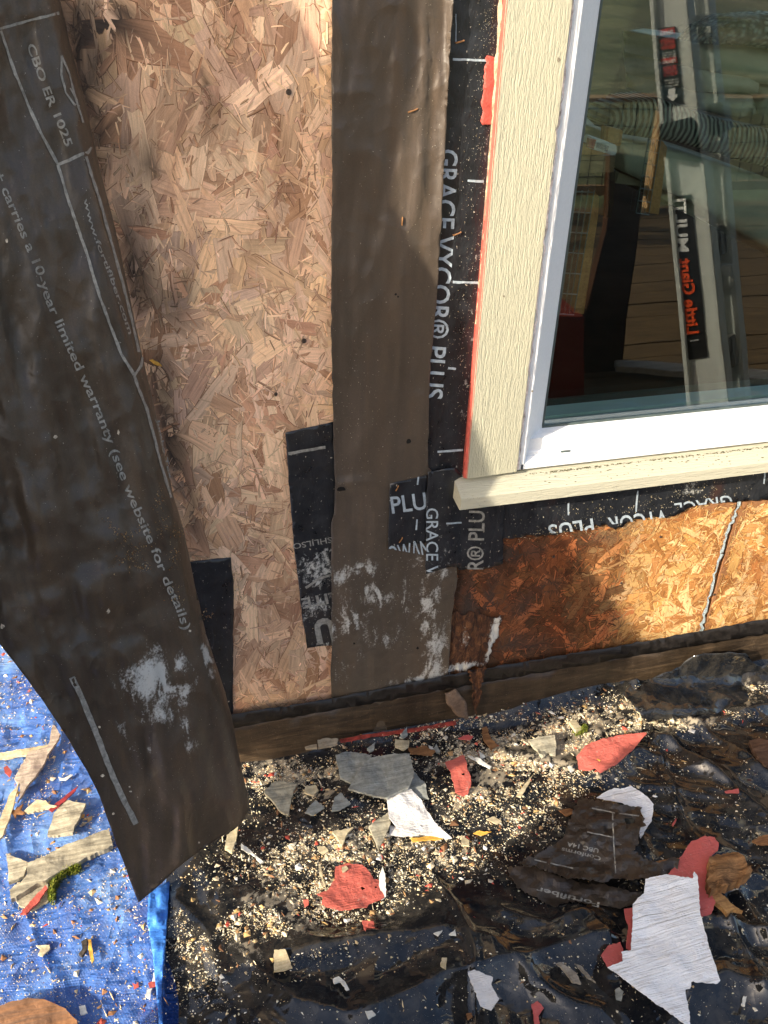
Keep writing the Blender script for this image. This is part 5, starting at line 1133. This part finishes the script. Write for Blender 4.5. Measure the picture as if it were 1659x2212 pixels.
for i, (nm, lab, cat, cr, pts, m, th_, lf, ex_) in enumerate(T):
    rr_ = random.Random(i*7+1)
    if 'tilt' not in ex_: ex_ = dict(ex_, tilt=(rr_.uniform(-.07, .07), rr_.uniform(-.07, .07)))
    if 'warp' not in ex_: ex_ = dict(ex_, warp=.0045)
    made[lab] = chip(nm, lab, cat, cr, pts, m, th_, lf, seed=i*31+5, **ex_)
# printing on the upper paper scrap
sc_ = made['upper crumpled scrap of printed brown building paper']; sc2 = made['lower torn scrap of printed brown building paper']
def onmesh(o):
    "returns place(): drops photo points along the view ray on to the object's own mesh"
    from mathutils.bvhtree import BVHTree
    me = o.data; bv = BVHTree.FromPolygons([v.co+o.location for v in me.vertices], [tuple(p.vertices) for p in me.polygons])
    c0 = Vector((0, -D, 0))
    def f(x, y):
        out = []
        for a, b in zip(np.atleast_1d(x), np.atleast_1d(y)):
            d = Vector(ray(a, b)).normalized(); h = bv.ray_cast(c0, d)[0]
            out.append(h-d*.001 if h else Vector(Gp(a, b, .03)))
        return np.array([tuple(p) for p in out])
    return f
c3 = lambda *p: [(1095+x*.34, 1460+y*.34) for x, y in p]
om = onmesh(sc_)
writing('print', 'Conforms', c3((600, 1150), (350, 1090)), 9, M['ink2'], sc_, om, .02, flip=False); writing('print', 'UBC 14A', c3((585, 1100), (385, 1055)), 9, M['ink2'], sc_, om, .02)
bars('printed_line', [c3((540, 840), (680, 870), (840, 890)), c3((672, 870), (678, 1060), (690, 1255)), c3((510, 990), (670, 1025)), c3((175, 1168), (420, 1222))], 2.6, M['ink2'], sc_, om)
writing('print', 'Fortifiber', c3((590, 1440), (190, 1340)), 11, M['ink2'], sc2, onmesh(sc2), .02)

# moss clumps: many small leafy blades
mmoss = N('moss', .8, .2); mmoss.color(mmoss.mix(.5, mmoss.attr(), mmoss.ramp(mmoss.noise(mmoss.coord(), 300, 3), [(.3, (.5, .5, .4)), (.7, (1.4, 1.4, 1.2))]), 'MULTIPLY')); mmoss = mmoss.m
def moss(lab, crop, path, rad, n, seed):
    ox, oy = CR[crop]; r = np.random.RandomState(seed); V = []; F = []; CO = []
    for i in range(n):
        t = r.uniform(0, len(path)-1.001); k = int(t); x = path[k][0]+(path[k+1][0]-path[k][0])*(t-k); y = path[k][1]+(path[k+1][1]-path[k][1])*(t-k)
        a = r.uniform(0, 6.28); q = rad*math.sqrt(r.uniform(0, 1)); g = Gp(ox+(x+q*math.cos(a))*.34, oy+(y+q*math.sin(a))*.34, .02)
        base = -H+float(gz(g[0], g[1]))+.012*(1-(q/rad)**2); L = r.uniform(.003, .007); th = r.uniform(0, 6.28); tl = r.uniform(.1, .9)
        d = np.array([math.cos(th)*tl, math.sin(th)*tl, 1]); s = np.array([-math.sin(th), math.cos(th), 0])*r.uniform(.0006, .0012); p = np.array([g[0], g[1], base]); b = len(V)
        V += [p-s, p+s, p+d*L]; F.append((b, b+1, b+2)); c = np.array([(.16, .20, .02), (.26, .30, .04), (.09, .13, .02), (.32, .30, .06)][r.randint(4)]); CO += [c*.6, c*.6, c*1.2]
    o = mesh('moss_clump', V, F, mmoss, col=np.array(CO)); tag(o, lab, 'moss')
moss('curved green moss clump on the splintered board', 1, [(500, 1215), (420, 1225), (350, 1290), (325, 1360), (328, 1420)], 26, 2600, 3)
moss('bright green moss clump in the dust at the right', 3, [(1300, 165), (1240, 175), (1200, 190), (1180, 250)], 30, 1800, 4)
moss('small olive moss tuft by the broken twig', 3, [(430, 365), (470, 360), (495, 345)], 20, 700, 5)

# torn, turned-up edge of the black sheet against the base board
tc = sheet('torn_plastic_edge', [(1345, 1500), (1362, 1480), (1372, 1492), (1400, 1468), (1440, 1452), (1470, 1440), (1490, 1422), (1520, 1412), (1575, 1408), (1612, 1412), (1625, 1430), (1645, 1440), (1659, 1436), (1760, 1430), (1760, 1530), (1500, 1550), (1400, 1560)], lambda x, y: .040+.010*fbm(x/40, y/30, 3)+.10*sst(1450, 1560, y), M['plastic'], 8, jagged=(9, 1.2), seed=12)
tag(tc, 'torn edge of black plastic turned up against the base board', 'plastic sheet')
# rotten corner under the patches
rot_ = [('stained board rotting away below the tape patch', [(985, 1232), (1090, 1228), (1088, 1300), (1040, 1330), (985, 1320)], .004), ]
def m_rot():
    k = N('rotten_board_fibre', .7, .3); a = k.noise(k.coord((1, 1, .35)), 90, 6, .75, .8)
    c = k.ramp(a, [(.33, (.012, .010, .009)), (.5, (.075, .030, .014)), (.62, (.20, .085, .035)), (.72, (.30, .16, .08))])
    at = k.n('VertexColor'); at.layer_name = 'Mark'; f = k.noise(k.coord((1, 1, .6)), 120, 6, .8, .5)
    mk = k.math('MINIMUM', k.math('MAXIMUM', k.math('MULTIPLY', k.math('SUBTRACT', k.math('ADD', f, k.math('MULTIPLY', at.outputs[0], .45)), .72), 8.0), 0.0), 1.0)
    k.color(k.mix(mk, c, (.62, .60, .54))); k.bump(a, .006); return k.m
o = sheet('rotten_corner', [(968, 1318), (1000, 1330), (1030, 1318), (1062, 1335), (1082, 1330), (1078, 1375), (1060, 1400), (1048, 1445), (1020, 1440), (1005, 1458), (968, 1466)], lambda x, y: .006+.006*fbm(x/10, y/25, 4), m_rot(), 4, jagged=(5, 2.6), seed=14)
mark(o, blob_field([(1070, 1365, 14, 34, 1.1, .2), (1060, 1400, 8, 40, 1.0, .3), (1000, 1440, 50, 12, .9, -.1), (1075, 1340, 14, 10, .9, 0), (1005, 1380, 16, 30, .5, 0)])); tag(o, 'mouldy rotten wood remains at the lower left corner of the orange board', 'rotten wood')
bp2 = sheet('bark_strip', [(962, 1500), (985, 1490), (1008, 1520), (1012, 1555), (985, 1545), (965, 1520)], lambda x, y: .036+.002*vnoise(x/9, y/9), m_wood('brown_strip', (.10, .065, .045), (.2, .14, .1), 0, 1), 8, jagged=(6, .7), th=.004); tag(bp2, 'brown bark strip stuck on the base board', 'bark chip')
rf = sheet('rotten_fibres', [(1012, 1448), (1026, 1450), (1050, 1440), (1040, 1480), (1042, 1500), (1032, 1525), (1028, 1548), (1021, 1520), (1022, 1490)], lambda x, y: .030+.006*fbm(x/3, y/18, 3), m_rot(), 3, jagged=(4, 2.2), th=.002); mark(rf, lambda x, y: 0*x); tag(rf, 'reddish rotten wood fibres running down the base board', 'wood piece')
ytf = sheet('yellow_leaf_bit', [(322, 778), (330, 776), (345, 785), (350, 792), (335, 788)], .004, mora2, 4, jagged=(4, .6)); tag(ytf, 'tiny yellow flake stuck on the strand board beside the flap', 'flake')

# nail heads and holes in the boards
def nails(name, lst, lab, m):
    for i, (x, y, r, l) in enumerate(lst):
        P = Wp(x, y, .003); bm = bmesh.new(); bmesh.ops.create_cone(bm, cap_ends=True, segments=14, radius1=r, radius2=r*.8, depth=.002)
        bmesh.ops.rotate(bm, verts=bm.verts, matrix=Matrix.Rotation(math.pi/2, 3, 'X')); bmesh.ops.translate(bm, verts=bm.verts, vec=Vector(P))
        me = bpy.data.meshes.new(name); bm.to_mesh(me); bm.free(); o = link(name, me, m); tag(o, l, 'nail', lab)
nmat = m_simple('rusty_nail', (.10, .075, .06), .5, .4, 200, metal=.5)
nails('nail', [(624, 199, .004, 'nail head sunk in a large pale strand near the top of the weathered board'), (657, 737, .004, 'nail head in the weathered board level with the red box in the window'), (596, 852, .003, 'dark nail head in the weathered board above the printed membrane'), (1193, 1130+0, .003, 'nail head showing at the left end of the sill tape'), (1245, 1342-205, .003, 'nail head in the middle of the sill tape'), (1196, 1346-143, .003, 'nail head in the dark stained part of the orange board'), (1427, 1390-230+0, .0025, 'nail head high in the sunlit orange board'), (1342, 1260, .0025, 'nail head in the sunlit orange board by the shadow edge'), (1560, 1195, .0025, 'upper nail head beside the jagged seam'), (1542, 1285, .0025, 'lower nail head beside the jagged seam')], 'nails in the strand boards', nmat)

# dust and crumbs of wood over the two sheets
def crumbs(name, n, dens, cols, size, seed, lab, xr_=(-20, 1680), yr=(1480, 2230), flat=.6, lowlift=0, elr=(.12, 1)):
    r = np.random.RandomState(seed); V = []; F = []; CO = []; k = 0; tries = 0
    x = r.uniform(*xr_, n*10); y = r.uniform(*yr, n*10); dn = dens(x, y); ok = r.rand(n*10) < dn; x, y = x[ok][:n], y[ok][:n]
    g = Gp(x, y, .012); h = gz(g[:, 0], g[:, 1]); g = Gp(x, y, h); inw = g[:, 1] < -.02; inw |= (g[:, 0] < xc-.03); g = g[inw]
    m_ = len(g); s = size[0]*(size[1]/size[0])**(r.rand(m_)**2.6)
    th = r.uniform(0, 6.28, m_); el = r.uniform(elr[0], elr[1], m_); ci = r.randint(0, len(cols), m_); ca, sa = np.cos(th), np.sin(th)
    base = np.array([(1, 0, 0), (-.3, .9, 0), (-.8, -.5, 0), (.1, .05, 1.0), (.3, -.8, .1)])
    vs = base[None]*s[:, None, None]*r.uniform(.6, 1.3, (m_, 5, 3)); vs[..., 1] *= el[:, None]; vs[..., 2] *= flat
    X_ = vs[..., 0]*ca[:, None]-vs[..., 1]*sa[:, None]; Y_ = vs[..., 0]*sa[:, None]+vs[..., 1]*ca[:, None]
    V = np.stack([g[:, None, 0]+X_, g[:, None, 1]+Y_, g[:, None, 2]+vs[..., 2]+lowlift], -1).reshape(-1, 3)
    f = np.array([(0, 1, 3), (1, 2, 3), (2, 4, 3), (4, 0, 3)]); F = (f[None]+5*np.arange(m_)[:, None, None]).reshape(-1, 3)
    co_ = np.repeat(np.array(cols)[ci]*r.uniform(.75, 1.2, (m_, 1)), 5, 0)
    o = mesh(name, V, F, crm, col=co_); tag(o, lab, 'wood dust', None, 'stuff')
pale = [(.76, .66, .44), (.78, .69, .48), (.72, .62, .44), (.66, .55, .37), (.76, .70, .55), (.60, .47, .28), (.70, .66, .58), (.55, .38, .2)]
mixc = [(.62, .50, .33), (.70, .62, .48), (.40, .24, .11), (.28, .14, .07), (.20, .10, .05), (.62, .52, .36), (.50, .09, .06), (.74, .72, .66), (.52, .34, .14), (.66, .56, .38), (.45, .33, .18)]
def dBlack(x, y):
    d = 0
    for (cx, cy, rx, ry, a, w) in [(590, 1670, 75, 45, 1.6, .1), (660, 1690, 120, 50, .9, 0), (720, 1850, 200, 60, .8, -.2), (900, 1830, 160, 90, .55, 0), (620, 1930, 140, 90, .7, .1), (540, 2010, 90, 60, .6, 0), (840, 1980, 130, 30, .45, -.3), (1130, 1640, 190, 60, 1.5, -.2), (1240, 1590, 170, 45, 1.6, -.28), (1010, 1700, 80, 60, .8, 0), (1150, 1760, 90, 50, .5, -.4), (1480, 1560, 110, 16, .9, -.15), (1620, 1500, 80, 26, .8, -.2), (1560, 1490, 120, 40, .45, 0), (1000, 1570, 120, 24, .5, -.15), (470, 1900, 40, 60, .4, 0), (420, 2060, 60, 90, .25, 0), (1240, 1660, 40, 30, .9, 0)]:
        ca, sa = math.cos(w), math.sin(w); u = ((x-cx)*ca+(y-cy)*sa)/rx; v = (-(x-cx)*sa+(y-cy)*ca)/ry; d = np.maximum(d, a*np.exp(-(u*u+v*v)))
    n_ = fbm(x/30, y/22, 4)
    d = d*(.45+1.0*sst(-.35, .45, n_))+.014+.022*sst(2212, 1900, y)
    d = d*(.35+1.1*sst(-.35, .35, fbm(x/8+5, y/6, 3)))
    return np.clip(d, 0, 1)*(x > 350)
def dBlue(x, y):
    n_ = fbm(x/35+9, y/25, 4); return (x < 352)*(.20+.75*sst(-.1, .5, n_)*sst(2150, 1850, y)+.25*np.exp(-((x-30)/80)**2-((y-1500)/70)**2))
def dustattr():
    me = bp.data; n = len(me.vertices); a = np.empty(n*3); me.vertices.foreach_get('co', a); a = a.reshape(-1, 3)+np.array(bp.location)
    d = a.copy(); d[:, 1] += D; z = np.maximum(d@fw, .05); px = 829.5+FP*(d@rt)/z; py = 1106-FP*(d@up)/z
    c = np.ones((n, 4)); c[:, :3] = dBlack(px, py)[:, None]
    me.color_attributes.new(name='Dust', type='FLOAT_COLOR', domain='POINT').data.foreach_set('color', c.ravel())
dustattr()
crumbs('sawdust_crumbs', 80000, dBlack, pale, (.00035, .0032), 21, 'pale sawdust and wood crumbs scattered over the black plastic sheet')
crumbs('wood_crumbs', 3400, lambda x, y: dBlack(x, y)**1.2, mixc, (.0012, .0105), 22, 'mixed brown, red and white wood bits scattered on the black plastic sheet', flat=.4)
crumbs('tarp_sawdust', 12000, dBlue, pale, (.00045, .0026), 23, 'pale sawdust scattered over the blue tarp', xr_=(-20, 360), yr=(1380, 2230))
crumbs('tarp_wood_crumbs', 1500, dBlue, mixc, (.0012, .0105), 24, 'mixed brown, red and white wood bits scattered on the blue tarp', xr_=(-20, 360), yr=(1380, 2230), flat=.4)
crumbs('rot_crumbs', 1500, lambda x, y: np.exp(-((y-(1590-(x-900)*.17))/22)**2)*(x > 700)*(x < 1300), [(.22, .09, .04), (.30, .15, .06), (.12, .05, .03), (.4, .3, .2)], (.001, .007), 25, 'dark rotten wood crumbs along the foot of the wall', flat=.5)

crumbs('wood_shavings', 420, lambda x, y: dBlack(x, y)**.8, pale+mixc, (.003, .013), 26, 'thin wood shavings and splinters lying in the dust on the black plastic sheet', flat=.25, lowlift=.001, elr=(.05, .16))
crumbs('tarp_wood_shavings', 160, dBlue, pale+mixc, (.003, .013), 27, 'thin wood shavings and splinters lying on the blue tarp', xr_=(-20, 360), yr=(1380, 2230), flat=.25, lowlift=.001, elr=(.05, .16))
